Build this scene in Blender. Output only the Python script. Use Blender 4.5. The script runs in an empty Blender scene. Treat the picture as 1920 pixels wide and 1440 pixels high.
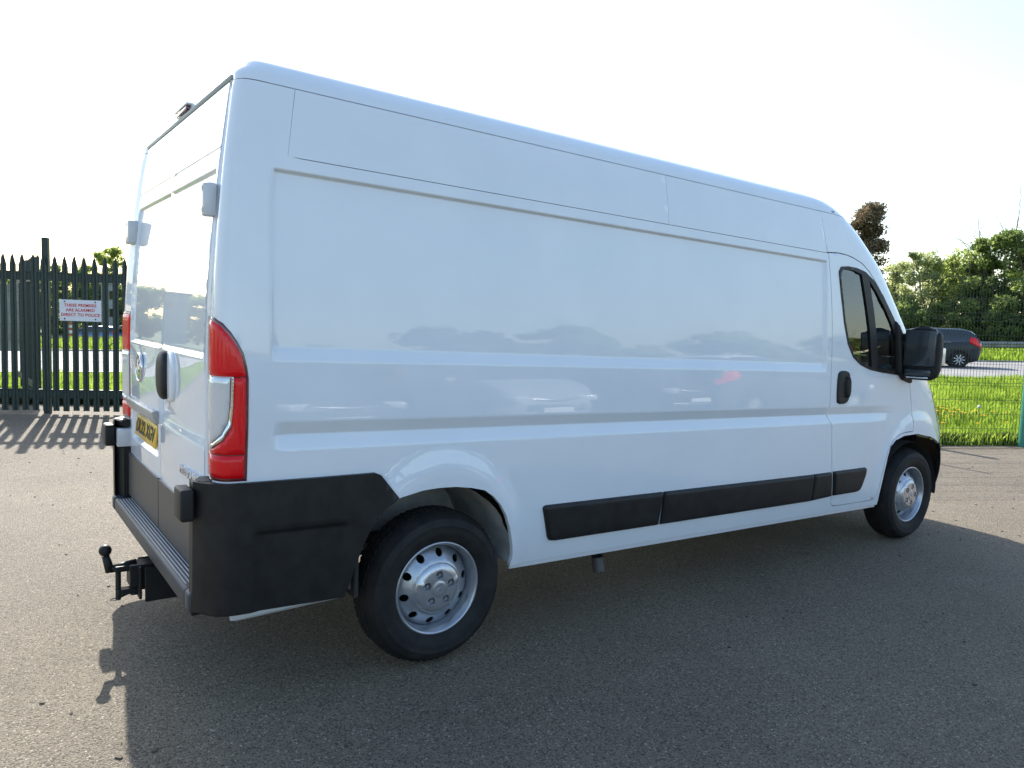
import bpy, bmesh, math, random
import numpy as np
from math import radians, sin, cos, pi, sqrt, atan2
from mathutils import Vector, Matrix, geometry
rng = np.random.default_rng(7)
random.seed(7)
scene = bpy.context.scene
COL = scene.collection
# ------------------------------------------------------------------ camera, sky, sun
CAM = np.array([-0.65867, -3.8187, 1.52497])
YAW, PITCH, ROLL, FPX = radians(54.37679), radians(-4.67462), radians(1.966055), 1431.525
f_ = np.array([cos(YAW)*cos(PITCH), sin(YAW)*cos(PITCH), sin(PITCH)])
r_ = np.cross(f_, [0, 0, 1.]); r_ /= np.linalg.norm(r_); u_ = np.cross(r_, f_)
r2 = r_*cos(ROLL)+u_*sin(ROLL); u2 = -r_*sin(ROLL)+u_*cos(ROLL)
cd = bpy.data.cameras.new('camera'); cam = bpy.data.objects.new('camera', cd); COL.objects.link(cam)
cam.matrix_world = Matrix(((r2[0], u2[0], -f_[0], CAM[0]), (r2[1], u2[1], -f_[1], CAM[1]), (r2[2], u2[2], -f_[2], CAM[2]), (0, 0, 0, 1)))
cd.sensor_fit = 'HORIZONTAL'; cd.sensor_width = 36; cd.lens = 36*FPX/1920; cd.clip_start = .05; cd.clip_end = 2000
scene.camera = cam
SUN_DIR = Vector((.148, 1.0, .735)).normalized()
sun_el = math.asin(SUN_DIR.z); sun_az = atan2(SUN_DIR.x, SUN_DIR.y)
w = bpy.data.worlds.new('World'); scene.world = w; w.use_nodes = True
nt = w.node_tree; bg = nt.nodes['Background']
sky = nt.nodes.new('ShaderNodeTexSky'); sky.sky_type = 'NISHITA'; sky.sun_disc = False
sky.sun_elevation = sun_el; sky.sun_rotation = sun_az
sky.air_density = 1.25; sky.dust_density = 1.5; sky.ozone_density = 1.9; sky.altitude = 50
nt.links.new(sky.outputs[0], bg.inputs[0]); bg.inputs[1].default_value = 0.15
sl = bpy.data.lights.new('sun', 'SUN'); sl.energy = 5.0; sl.angle = radians(.53); sl.color = (1, .95, .87)
so = bpy.data.objects.new('sun', sl); COL.objects.link(so)
so.rotation_euler = (-SUN_DIR).to_track_quat('-Z', 'Y').to_euler(); so.location = (0, 0, 30)
vs = scene.view_settings; vs.view_transform = 'Standard'; vs.look = 'None'; vs.gamma = 1; vs.exposure = 1.1; vs.use_curve_mapping = False

# ------------------------------------------------------------------ helpers
def tag(o, label=None, cat=None, group=None, kind=None):
    if label: o['label'] = label
    if cat: o['category'] = cat
    if group: o['group'] = group
    if kind: o['kind'] = kind
    return o
def thing(name, label, cat, loc=(0, 0, 0), rz=0, group=None):
    o = bpy.data.objects.new(name, None); COL.objects.link(o); o.location = loc; o.rotation_euler[2] = rz
    o.empty_display_size = .1
    return tag(o, label, cat, group)
def link(name, me, mat=None, parent=None):
    o = bpy.data.objects.new(name, me); COL.objects.link(o)
    if mat and not me.materials: me.materials.append(mat)
    if parent: o.parent = parent
    return o
def from_bm(name, bm, mat=None, parent=None, smooth=False, angle=None):
    me = bpy.data.meshes.new(name); bm.to_mesh(me); bm.free()
    if smooth or angle:
        me.polygons.foreach_set('use_smooth', [True]*len(me.polygons))
        if angle:
            me.set_sharp_from_angle(angle=radians(angle))
    return link(name, me, mat, parent)
def from_np(name, V, Fc, mat=None, parent=None, smooth=False):
    me = bpy.data.meshes.new(name)
    me.from_pydata([tuple(v) for v in V], [], [tuple(int(i) for i in f) for f in Fc])
    if smooth: me.polygons.foreach_set('use_smooth', [True]*len(me.polygons))
    return link(name, me, mat, parent)
def quads_mesh(name, V, nper, mat=None, parent=None, smooth=False):
    """V: (N*nper,3) array, each nper verts one face"""
    me = bpy.data.meshes.new(name); n = len(V)//nper
    me.vertices.add(len(V)); me.vertices.foreach_set('co', np.asarray(V, np.float32).ravel())
    me.loops.add(len(V)); me.loops.foreach_set('vertex_index', np.arange(len(V), dtype=np.int32))
    me.polygons.add(n); me.polygons.foreach_set('loop_start', np.arange(0, len(V), nper, dtype=np.int32))
    me.update(calc_edges=True)
    if smooth: me.polygons.foreach_set('use_smooth', [True]*n)
    return link(name, me, mat, parent)
def add_box(bm, c, s, rot=None):
    m = Matrix.Translation(c) @ (rot.to_4x4() if rot else Matrix()) @ Matrix.Diagonal((s[0], s[1], s[2], 1))
    return bmesh.ops.create_cube(bm, size=1, matrix=m)['verts']
def box_bm(c, s, bev=0, seg=2, rot=None, warp=None):
    bm = bmesh.new(); add_box(bm, c, s, rot)
    if bev: bmesh.ops.bevel(bm, geom=bm.edges[:], offset=bev, segments=seg, profile=.5, affect='EDGES')
    if warp:
        for v in bm.verts: v.co = warp(v.co)
    return bm
def add_tube(bm, p0, p1, r0, r1=None, n=12, cap=True):
    p0 = Vector(p0); p1 = Vector(p1); d = p1-p0
    m = Matrix.Translation((p0+p1)/2) @ d.to_track_quat('Z', 'Y').to_matrix().to_4x4()
    bmesh.ops.create_cone(bm, cap_ends=cap, segments=n, radius1=r0, radius2=r0 if r1 is None else r1, depth=d.length, matrix=m)
def lathe_bm(prof, n=48, axis='Y', closed=False, c=(0, 0, 0)):
    """prof: list of (r, a) along axis"""
    bm = bmesh.new(); rings = []
    for r, a in prof:
        ring = []
        for i in range(n):
            t = 2*pi*i/n
            p = (r*cos(t), a, r*sin(t)) if axis == 'Y' else (r*cos(t), r*sin(t), a)
            ring.append(bm.verts.new((p[0]+c[0], p[1]+c[1], p[2]+c[2])))
        rings.append(ring)
    k = len(rings)
    for j in range(k if closed else k-1):
        a, b = rings[j], rings[(j+1) % k]
        for i in range(n): bm.faces.new((a[i], a[(i+1) % n], b[(i+1) % n], b[i]))
    bmesh.ops.recalc_face_normals(bm, faces=bm.faces[:])
    return bm
def sm(a, b, x):
    t = np.clip((x-a)/(b-a), 0, 1); return t*t*(3-2*t)

# ------------------------------------------------------------------ materials
def mat(name, base=(.5, .5, .5), rough=.5, metal=0, spec=.5, coat=0, coat_rough=.03, **k):
    m = bpy.data.materials.new(name); m.use_nodes = True
    b = m.node_tree.nodes['Principled BSDF']
    b.inputs['Base Color'].default_value = (*base, 1); b.inputs['Roughness'].default_value = rough
    b.inputs['Metallic'].default_value = metal; b.inputs['Specular IOR Level'].default_value = spec
    b.inputs['Coat Weight'].default_value = coat; b.inputs['Coat Roughness'].default_value = coat_rough
    for kk, v in k.items(): b.inputs[kk.replace('_', ' ')].default_value = v
    return m
def nodes(m): return m.node_tree.nodes, m.node_tree.links, m.node_tree.nodes['Principled BSDF']
def noise_color(m, c1, c2, scale=5, detail=5, rough=.6, pos=(.35, .65), coord='Object', sc3=None, bump=0, bscale=None, bdist=.01):
    N, L, b = nodes(m)
    tc = N.new('ShaderNodeTexCoord'); mp = N.new('ShaderNodeMapping'); L.new(tc.outputs[coord], mp.inputs[0])
    if sc3: mp.inputs['Scale'].default_value = sc3
    n = N.new('ShaderNodeTexNoise'); n.inputs['Scale'].default_value = scale; n.inputs['Detail'].default_value = detail; n.inputs['Roughness'].default_value = rough
    L.new(mp.outputs[0], n.inputs['Vector'])
    r = N.new('ShaderNodeValToRGB'); r.color_ramp.elements[0].position = pos[0]; r.color_ramp.elements[1].position = pos[1]
    r.color_ramp.elements[0].color = (*c1, 1); r.color_ramp.elements[1].color = (*c2, 1)
    L.new(n.outputs['Fac'], r.inputs[0]); L.new(r.outputs[0], b.inputs['Base Color'])
    if bump:
        n2 = N.new('ShaderNodeTexNoise'); n2.inputs['Scale'].default_value = bscale or scale; n2.inputs['Detail'].default_value = 4
        L.new(mp.outputs[0], n2.inputs['Vector'])
        bp = N.new('ShaderNodeBump'); bp.inputs['Strength'].default_value = bump; bp.inputs['Distance'].default_value = bdist
        L.new(n2.outputs['Fac'], bp.inputs['Height']); L.new(bp.outputs[0], b.inputs['Normal'])
    return m
M = {}
M['paint'] = noise_color(mat('van_white_paint', (.8, .8, .8), .5, spec=.3, coat=1, coat_rough=.012, Coat_IOR=1.56), (.70, .745, .80), (.75, .79, .84), scale=2.2, detail=3, pos=(.3, .7), bump=.22, bscale=1.6, bdist=.004)
M['black'] = noise_color(mat('black_plastic', (.012, .012, .012), .5, spec=.35), (.009, .009, .0095), (.017, .017, .018), scale=14, bump=.25, bscale=600, bdist=.001)
M['grey_plastic'] = mat('dark_grey_plastic', (.045, .046, .05), .42)
M['rubber'] = noise_color(mat('tyre_rubber', (.012, .012, .012), .72, spec=.3), (.010, .010, .011), (.022, .021, .02), scale=12)
M['steel'] = noise_color(mat('painted_steel_wheel', (.5, .52, .55), .32, metal=.7, coat=.4), (.36, .39, .43), (.47, .49, .53), scale=9)
M['chrome'] = mat('chrome', (.75, .76, .78), .12, metal=1)
M['silver_plastic'] = mat('silver_plastic', (.50, .51, .54), .25, metal=.7, coat=.6)
M['dark_hole'] = mat('dark_recess', (.006, .006, .006), .9)
M['zinc'] = mat('dull_hinge_paint', (.6, .61, .63), .4, coat=.5)
M['housing'] = mat('grey_trim', (.36, .35, .335), .45, coat=.3)
M['chrome_soft'] = mat('brushed_chrome', (.8, .8, .8), .22, metal=1)
M['spoke'] = mat('alloy_spoke', (.6, .61, .62), .4, metal=.2)
M['exhaust'] = mat('dull_exhaust', (.10, .10, .10), .6, metal=.3)
M['rail'] = mat('roof_rail_paint', (.30, .33, .30), .6)
M['groove'] = mat('worn_step_rib', (.42, .43, .45), .45)
M['step'] = mat('step_plastic', (.035, .042, .05), .5)
M['liner'] = noise_color(mat('dusty_arch_liner', (.08, .08, .08), .9), (.28, .28, .285), (.50, .49, .47), scale=5)
M['under'] = mat('underbody_grey', (.03, .03, .03), .9)
M['inner'] = mat('bare_interior_panel', (.25, .25, .26), .7)
M['yellow_plate'] = mat('yellow_plate', (.75, .45, .01), .35, coat=.4)
M['print_black'] = mat('black_print', (.01, .01, .01), .4)
M['print_red'] = mat('red_print', (.5, .01, .02), .6)
M['sign'] = mat('sign_face', (.62, .64, .68), .5)
M['white_plate'] = mat('white_plate', (.7, .7, .68), .4)
def lensmat(name, base, rough=.12, tr=.0):
    m = mat(name, base, rough, spec=.25, coat=.45, coat_rough=.03); N, L, b = nodes(m)
    tc = N.new('ShaderNodeTexCoord'); wv = N.new('ShaderNodeTexWave'); wv.inputs['Scale'].default_value = 55; wv.bands_direction = 'Z'
    L.new(tc.outputs['Object'], wv.inputs['Vector']); bp = N.new('ShaderNodeBump'); bp.inputs['Strength'].default_value = .12; bp.inputs['Distance'].default_value = .001
    L.new(wv.outputs['Fac'], bp.inputs['Height']); L.new(bp.outputs[0], b.inputs['Normal'])
    b.inputs['Subsurface Weight'].default_value = .08; b.inputs['Subsurface Radius'].default_value = (.05, .01, .01); b.inputs['Subsurface Scale'].default_value = .5
    return m
M['red_lens'] = lensmat('red_lens', (.74, .004, .010), rough=.25)
M['dark_red'] = mat('dark_red_rim', (.10, .006, .012), .15, coat=1)
M['clear_lens'] = mat('clear_lens', (.66, .69, .72), .10, metal=.25, coat=1, coat_rough=.02)
def glassmat(name, tint, mixbase=.0):
    m = bpy.data.materials.new(name); m.use_nodes = True; N = m.node_tree.nodes; L = m.node_tree.links
    for n in list(N):
        if n.type != 'OUTPUT_MATERIAL': N.remove(n)
    out = [n for n in N if n.type == 'OUTPUT_MATERIAL'][0]
    t = N.new('ShaderNodeBsdfTransparent'); t.inputs[0].default_value = (*tint, 1)
    g = N.new('ShaderNodeBsdfGlossy'); g.inputs['Roughness'].default_value = .01; g.inputs[0].default_value = (1, 1, 1, 1)
    f = N.new('ShaderNodeFresnel'); f.inputs[0].default_value = 2.0
    mx = N.new('ShaderNodeMixShader'); L.new(f.outputs[0], mx.inputs[0]); L.new(t.outputs[0], mx.inputs[1]); L.new(g.outputs[0], mx.inputs[2]); L.new(mx.outputs[0], out.inputs[0])
    return m
M['glass'] = glassmat('tinted_window_glass', (.72, .82, .80))
M['car_glass'] = mat('dark_car_glass', (.012, .016, .018), .04, coat=1)
M['mirror_glass'] = mat('mirror_glass_dark', (.035, .045, .052), .22, coat=.5)  # the glass's dark reflection is put into this base colour
M['fence_green'] = noise_color(mat('dark_green_powder_coat', (.01, .03, .025), .5, metal=.0), (.010, .026, .024), (.018, .045, .038), scale=30, pos=(.45, .7))
M['teal'] = mat('green_post_coat', (.05, .24, .19), .45)
M['timber'] = noise_color(mat('weathered_board', (.2, .18, .15), .85), (.20, .20, .17), (.46, .45, .40), scale=4, sc3=(8, 8, 1), pos=(.3, .7), bump=.4, bscale=20)
M['bark'] = noise_color(mat('bark', (.08, .06, .045), .9), (.05, .04, .032), (.12, .10, .08), scale=10, sc3=(3, 3, .6))
M['galv'] = noise_color(mat('galvanised_steel', (.3, .31, .31), .5, metal=.4), (.20, .19, .17), (.34, .33, .30), scale=3)
M['seat'] = mat('seat_fabric', (.03, .032, .036), .9)
M['dash'] = mat('dashboard_plastic', (.05, .05, .055), .6)
M['orange_blob'] = mat('orange_red_paint', (.45, .08, .03), .5)
M['brick'] = noise_color(mat('grey_render', (.3, .32, .33), .8), (.26, .28, .29), (.36, .38, .38), scale=3)
M['wire'] = mat('cable', (.05, .05, .05), .7)

def leafmat(name, c1, c2, scale=2.0, trans=.6):
    m = bpy.data.materials.new(name); m.use_nodes = True; N = m.node_tree.nodes; L = m.node_tree.links
    for n in list(N):
        if n.type != 'OUTPUT_MATERIAL': N.remove(n)
    out = [n for n in N if n.type == 'OUTPUT_MATERIAL'][0]
    tc = N.new('ShaderNodeTexCoord'); n = N.new('ShaderNodeTexNoise'); n.inputs['Scale'].default_value = scale; n.inputs['Detail'].default_value = 6; n.inputs['Roughness'].default_value = .75
    L.new(tc.outputs['Object'], n.inputs['Vector'])
    r = N.new('ShaderNodeValToRGB'); r.color_ramp.elements[0].position = .36; r.color_ramp.elements[1].position = .66
    r.color_ramp.elements[0].color = (*c1, 1); r.color_ramp.elements[1].color = (*c2, 1); L.new(n.outputs['Fac'], r.inputs[0])
    d = N.new('ShaderNodeBsdfDiffuse'); t = N.new('ShaderNodeBsdfTranslucent'); mx = N.new('ShaderNodeMixShader'); mx.inputs[0].default_value = trans
    hs = N.new('ShaderNodeHueSaturation'); hs.inputs['Value'].default_value = 1.5; hs.inputs['Hue'].default_value = .485; L.new(r.outputs[0], hs.inputs['Color'])
    L.new(r.outputs[0], d.inputs[0]); L.new(hs.outputs[0], t.inputs[0]); L.new(d.outputs[0], mx.inputs[1]); L.new(t.outputs[0], mx.inputs[2]); L.new(mx.outputs[0], out.inputs[0])
    return m
M['leaf'] = leafmat('hedge_leaves', (.14, .19, .05), (.42, .52, .16))
M['leaf_dark'] = leafmat('ivy_leaves', (.07, .11, .035), (.26, .34, .11))
M['leaf_pale'] = leafmat('young_leaves', (.20, .25, .10), (.45, .50, .24))
M['leaf_brown'] = leafmat('brown_cypress_foliage', (.10, .085, .05), (.24, .19, .12), trans=.35)
M['grass'] = leafmat('grass_blades', (.09, .18, .015), (.28, .40, .06), scale=1.3, trans=.55)
M['weed'] = noise_color(mat('weeds_with_painted_shade', (.03, .05, .015), .9), (.018, .03, .010), (.06, .085, .03), scale=3)  # dark opaque colour carries the shade at the foot of the grass
M['dirt'] = noise_color(mat('dirt_edge', (.1, .08, .06), .95), (.05, .045, .03), (.16, .13, .10), scale=6, bump=.5, bscale=40)
M['yellow_petal'] = mat('dandelion_petals', (.85, .55, .0), .6)
M['stem'] = mat('stem', (.12, .16, .04), .7)
M['fluff'] = mat('seed_head', (.6, .58, .55), .9)

# asphalt of the yard
def asphalt(name, lo, hi, speck, scl=1.0):
    m = mat(name, lo, .8, spec=.35); N, L, b = nodes(m)
    tc = N.new('ShaderNodeTexCoord')
    def noise(s, d=3, r=.6):
        n = N.new('ShaderNodeTexNoise'); n.inputs['Scale'].default_value = s; n.inputs['Detail'].default_value = d; n.inputs['Roughness'].default_value = r
        L.new(tc.outputs['Object'], n.inputs['Vector']); return n
    vo = N.new('ShaderNodeTexVoronoi'); vo.inputs['Scale'].default_value = 165*scl; L.new(tc.outputs['Object'], vo.inputs['Vector'])
    sep = N.new('ShaderNodeSeparateColor'); L.new(vo.outputs['Color'], sep.inputs[0])
    r = N.new('ShaderNodeValToRGB'); cr = r.color_ramp; cr.interpolation = 'LINEAR'
    cr.elements[0].position = 0; cr.elements[0].color = (*lo, 1)
    cr.elements[1].position = 1; cr.elements[1].color = (*speck, 1)
    e = cr.elements.new(.55); e.color = (*hi, 1); e = cr.elements.new(.955); e.color = (*hi, 1)
    L.new(sep.outputs[0], r.inputs[0])
    big = noise(.55, 5, .65); rb = N.new('ShaderNodeMapRange'); rb.inputs['From Min'].default_value = .3; rb.inputs['From Max'].default_value = .7; rb.inputs['To Min'].default_value = .80; rb.inputs['To Max'].default_value = 1.14
    L.new(big.outputs['Fac'], rb.inputs['Value'])
    mx = N.new('ShaderNodeMix'); mx.data_type = 'RGBA'; mx.blend_type = 'MULTIPLY'; mx.inputs['Factor'].default_value = 1
    L.new(r.outputs[0], mx.inputs['A']); L.new(rb.outputs[0], mx.inputs['B'])
    st = noise(1.35, 6, .7); rs_ = N.new('ShaderNodeMapRange'); rs_.inputs['From Min'].default_value = .60; rs_.inputs['From Max'].default_value = .70; rs_.inputs['To Min'].default_value = 1; rs_.inputs['To Max'].default_value = .80
    L.new(st.outputs['Fac'], rs_.inputs['Value']); mx2 = N.new('ShaderNodeMix'); mx2.data_type = 'RGBA'; mx2.blend_type = 'MULTIPLY'; mx2.inputs['Factor'].default_value = 1
    L.new(mx.outputs['Result'], mx2.inputs['A']); L.new(rs_.outputs[0], mx2.inputs['B']); L.new(mx2.outputs['Result'], b.inputs['Base Color'])
    fine = noise(260*scl, 2); 
    ad = N.new('ShaderNodeMath'); ad.operation = 'ADD'; L.new(vo.outputs['Distance'], ad.inputs[0]); L.new(fine.outputs['Fac'], ad.inputs[1])
    bp = N.new('ShaderNodeBump'); bp.inputs['Strength'].default_value = 1.0; bp.inputs['Distance'].default_value = .011; bp.invert = True
    L.new(ad.outputs[0], bp.inputs['Height']); L.new(bp.outputs[0], b.inputs['Normal'])
    return m
M['asphalt'] = asphalt('yard_asphalt', (.085, .070, .051), (.265, .222, .162), (.55, .49, .39))
M['road'] = noise_color(mat('road_surface', (.2, .2, .19), .85), (.17, .165, .16), (.24, .235, .225), scale=1.2)
M['soil'] = noise_color(mat('verge_turf', (.06, .09, .02), .95), (.05, .06, .02), (.12, .17, .035), scale=1.5, detail=8, bump=.6, bscale=12, bdist=.05)
M['paintline'] = mat('road_marking', (.7, .7, .66), .7)

# ------------------------------------------------------------------ van surface model (body frame)
RK = .022
def B(p): return Vector((p[0], p[1], p[2]-RK*(p[0]-3)))
ZW = [.30, .40, .50, .62, .80, .95, 1.10, 1.30, 1.50, 1.70, 1.90, 2.05, 2.20, 2.31, 2.355, 2.39, 2.42, 2.44, 2.455, 2.465]
WW = [.965, .990, 1.002, 1.010, 1.016, 1.018, 1.017, 1.012, 1.002, .990, .974, .960, .943, .925, .910, .885, .835, .760, .600, .30]
ZF = [.30, .378, .575, .75, .876, 1.046, 1.21, 1.56, 1.864, 2.016, 2.217, 2.317, 2.40, 2.44, 2.465]
XF = [5.80, 5.87, 5.965, 5.95, 5.88, 5.75, 5.62, 5.23, 4.97, 4.84, 4.58, 4.42, 4.22, 4.02, 3.70]
AF = [.80, .85, .90, .90, .88, .80, .72, .60, .60, .60, .60, .58, .55, .50, .45]
def smooth_tab(xs, ys, n=400, k=9):
    X = np.linspace(xs[0], xs[-1], n); Yv = np.interp(X, xs, ys)
    for _ in range(2):
        P = np.pad(Yv, k, mode='reflect', reflect_type='odd'); Yv = np.convolve(P, np.ones(2*k+1)/(2*k+1), 'valid')
    return X, Yv
_W = smooth_tab(ZW[:14], WW[:14]); _XF = smooth_tab(ZF[:13], XF[:13]); _AF = smooth_tab(ZF, AF)
def Wf(z): return np.interp(z, *_W) if np.max(z) <= 2.31 else np.where(z <= 2.31, np.interp(z, *_W), np.interp(z, ZW, WW))
def XFf(z): return np.where(z <= 2.39, np.interp(z, *_XF), np.interp(z, ZF, XF))
def AFf(z): return np.interp(z, *_AF)
def xr(z):
    t = np.maximum(0, (z-1.3)/1.035); return .075+.02*t+.077*t*t
def Yf(x, z):
    a = AFf(z); q = np.clip((x-(XFf(z)-a))/a, 0, 1)
    f = np.maximum(0, 1-q**3)**(1/3)
    return Wf(z)*f
_th = np.concatenate([[0], 10**np.linspace(-9, -1.5, 1500), np.linspace(.032, pi/2, 1500)])
_q = np.sin(_th)**.25; _f = np.maximum(0, np.cos(_th))**.25
_k = int(np.argmin(np.abs(_f-.94))); _s = np.linspace(0, .16, 60)[1:]   # behind the corner the rear face slants forward to the doors
_q = np.concatenate([_q[:_k+1], _q[_k]-_s*.181/.19]); _f = np.concatenate([_f[:_k+1], _f[_k]-_s*.983])
_L = np.concatenate([[0], np.cumsum(np.hypot(np.diff(_q)*.19, np.diff(_f)*1.0165))]); _u = .23-_L   # decreasing
def uq(u): return np.interp(-u, -_u, _q)
def uf(u): return np.interp(-u, -_u, _f)
def u_of_f(f): return float(np.interp(-f, -_f, _u))
def feat(x, z):
    d = np.zeros_like(x)
    w1 = sm(.258, .272, x)*(1-sm(3.818, 3.832, x))
    up = np.where(z > 1.315, .018, 0.)*(1-sm(1.988, 2.0, z)); up = np.where((z > 1.29) & (z <= 1.338), .018*np.clip((z-1.293)/.045, 0, 1), up)
    d += w1*up
    w2 = sm(.25, .31, x)*(1-sm(4.3, 4.8, x))
    gr = np.where(z > 1.01, 1-np.clip((z-1.01)/.052, 0, 1), 1-np.clip((1.01-z)/.055, 0, 1))
    d += w2*.025*gr
    r = np.sqrt(((x-1.01)/.475)**2+((z-.36)/.578)**2); d -= .02*(1-sm(.84, 1.0, r))
    r = np.sqrt(((x-5.03)/.565)**2+((z-.36)/.675)**2); b2 = (1-sm(.84, 1.0, r)); d -= .02*b2
    d += b2*0
    return d
def side_y(x, z): return Yf(x, z)-feat(x, z)
def side_pos(u, z):
    """u is x from .23 forwards; behind that it is arc length round the rear corner"""
    c = u < .23; t = xr(z)-.075
    x = np.where(c, t+.23-.19*uq(u), u+t*(1-sm(.25, .9, u)))
    return x, np.where(c, Wf(z)*uf(u), Yf(x, z)-feat(x, z))
def side_pt(u, z, off=0., sgn=-1):
    u = np.asarray(u, float); z = np.asarray(z, float); x, y = side_pos(u, z)
    if np.any(off != 0):
        h = .003
        xa, ya = side_pos(u+h, z); xb_, yb_ = side_pos(u-h, z); xc, yc = side_pos(u, z+h); xd, yd = side_pos(u, z-h)
        a = np.stack([xa-xb_, ya-yb_, 0*u], -1); b = np.stack([xc-xd, yc-yd, 0*u+2*h], -1); n = np.cross(b, a); n /= np.linalg.norm(n, axis=-1)[..., None]
        n *= np.where(n[..., 1] < 0, np.where(u < .2, np.sign(-n[..., 0]), -1), 1)[..., None]
        x = x+off*n[..., 0]; y = y+off*n[..., 1]; z = z+off*n[..., 2]
    return np.stack([x, sgn*y, z], -1)
def tobody(P):
    P = np.array(P, float); P[..., 2] -= RK*(P[..., 0]-3); return P

def inside(poly, P):
    x, y = P[:, 0], P[:, 1]; c = np.zeros(len(P), bool); n = len(poly); j = n-1
    for i in range(n):
        xi, yi = poly[i]; xj, yj = poly[j]
        if yi != yj:
            c ^= ((yi > y) != (yj > y)) & (x < (xj-xi)*(y-yi)/(yj-yi)+xi)
        j = i
    return c
def dist_poly(poly, P):
    d = np.full(len(P), 1e9); n = len(poly)
    for i in range(n):
        a = np.array(poly[i]); b = np.array(poly[(i+1) % n]); ab = b-a; L2 = ab@ab
        t = np.clip(((P-a)@ab)/max(L2, 1e-12), 0, 1); d = np.minimum(d, np.hypot(*(P-(a+t[:, None]*ab)).T))
    return d
def resample(poly, step):
    out = []; n = len(poly)
    for i in range(n):
        a = np.array(poly[i], float); b = np.array(poly[(i+1) % n], float); k = max(1, int(np.ceil(np.hypot(*(b-a))/step)))
        for j in range(k): out.append(tuple(a+(b-a)*j/k))
    return out
def smooth_poly(poly, it=1, keep=()):
    """Chaikin corner cutting"""
    for _ in range(it):
        out = []; n = len(poly)
        for i in range(n):
            a = np.array(poly[i]); b = np.array(poly[(i+1) % n])
            out += [tuple(a*.75+b*.25), tuple(a*.25+b*.75)]
        poly = out
    return poly
def inset(poly, d):
    """offset polygon inwards by d (d<0 outwards)"""
    n = len(poly); A = sum(poly[i][0]*poly[(i+1) % n][1]-poly[(i+1) % n][0]*poly[i][1] for i in range(n))
    s = 1 if A > 0 else -1; out = []
    for i in range(n):
        p = np.array(poly[i-1]); c = np.array(poly[i]); q = np.array(poly[(i+1) % n])
        a = c-p; b = q-c; a = a/max(np.hypot(*a), 1e-9); b = b/max(np.hypot(*b), 1e-9)
        na = np.array([-a[1], a[0]])*s; nb = np.array([-b[1], b[0]])*s; m = na+nb; k = m@m
        m = m*2/max(k, .6)/1.0 if k > 1e-6 else na
        out.append(tuple(c+m*d*.5*1.0 if k <= 1e-6 else c+(na+nb)/max(1+na@nb, .35)*d))
    return out
def cdt(outline, holes, xs, zs, step, border=.35):
    ol = resample(outline, step); hl = [resample(h, step) for h in holes]
    gx, gz = np.meshgrid(xs, zs); G = np.stack([gx.ravel(), gz.ravel()], -1)
    lo = np.min(ol, 0); hi = np.max(ol, 0); G = G[(G[:, 0] > lo[0]) & (G[:, 0] < hi[0]) & (G[:, 1] > lo[1]) & (G[:, 1] < hi[1])]
    if len(G):
        k = inside(ol, G)
        for h in hl: k &= ~inside(h, G)
        G = G[k]
    if len(G):
        dd = dist_poly(outline, G)
        for h in holes: dd = np.minimum(dd, dist_poly(h, G))
        G = G[dd > step*border]
    pts = list(ol); edges = [(i, (i+1) % len(ol)) for i in range(len(ol))]
    for h in hl:
        b = len(pts); pts += h; edges += [(b+i, b+(i+1) % len(h)) for i in range(len(h))]
    pts += [tuple(g) for g in G]
    v, e, f, *_ = geometry.delaunay_2d_cdt([Vector(p) for p in pts], edges, [], 0, 1e-6)
    V = np.array([tuple(p) for p in v]); Fc = np.array([tuple(t) for t in f]); c = V[Fc].mean(1)
    k = inside(ol, c)
    for h in hl: k &= ~inside(h, c)
    Fc = Fc[k]
    a = V[Fc]; area = (a[:, 1, 0]-a[:, 0, 0])*(a[:, 2, 1]-a[:, 0, 1])-(a[:, 2, 0]-a[:, 0, 0])*(a[:, 1, 1]-a[:, 0, 1])
    Fc[area < 0] = Fc[area < 0][:, ::-1]
    return V, Fc
def boundary(Fc):
    E = {}
    for t in Fc:
        for i in range(3):
            a, b = int(t[i]), int(t[(i+1) % 3])
            if (b, a) in E: del E[(b, a)]
            else: E[(a, b)] = 1
    return list(E)
def panel(name, outline, holes=(), xs=None, zs=None, step=.03, fn=None, mat_=None, parent=None, lip=.02, lipdir=(0, 1, 0), flip=False, border=.35, mats=None, post=None):
    """fn(V2)->(N,3) van coordinates. A lip is extruded inwards along lipdir; the rim edge is sharp."""
    V, Fc = cdt(outline, list(holes), xs, zs, step, border)
    P = np.asarray(fn(V)); me = bpy.data.meshes.new(name)
    Bd = boundary(Fc)
    if flip: Fc = Fc[:, ::-1]
    faces = [tuple(int(i) for i in t) for t in Fc]; verts = [tuple(p) for p in P]
    sharp = set()
    if lip:
        idx = {}
        for a, b in Bd:
            for q in (a, b):
                if q not in idx:
                    idx[q] = len(verts); ld = lipdir(P[q]) if callable(lipdir) else lipdir
                    verts.append((P[q][0]+ld[0]*lip, P[q][1]+ld[1]*lip, P[q][2]+ld[2]*lip))
            q = (a, b, idx[b], idx[a])
            faces.append(q if flip else q[::-1]); sharp.add((min(a, b), max(a, b)))
    me.from_pydata(verts, [], faces)
    me.polygons.foreach_set('use_smooth', [True]*len(me.polygons))
    if sharp:
        at = me.attributes.new('sharp_edge', 'BOOLEAN', 'EDGE')
        ev = np.zeros(len(me.edges)*2, np.int32); me.edges.foreach_get('vertices', ev); ev = ev.reshape(-1, 2)
        at.data.foreach_set('value', [(min(a, b), max(a, b)) in sharp for a, b in ev.tolist()])
    return link(name, me, mat_, parent)
def mirror_copy(o, parent=None):
    me = o.data.copy(); n = len(me.vertices); co = np.zeros(n*3, np.float32); me.vertices.foreach_get('co', co); co[1::3] *= -1; me.vertices.foreach_set('co', co)
    me.flip_normals(); me.update()
    c = o.copy(); c.data = me; c.parent = parent or o.parent; COL.objects.link(c); return c

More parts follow.
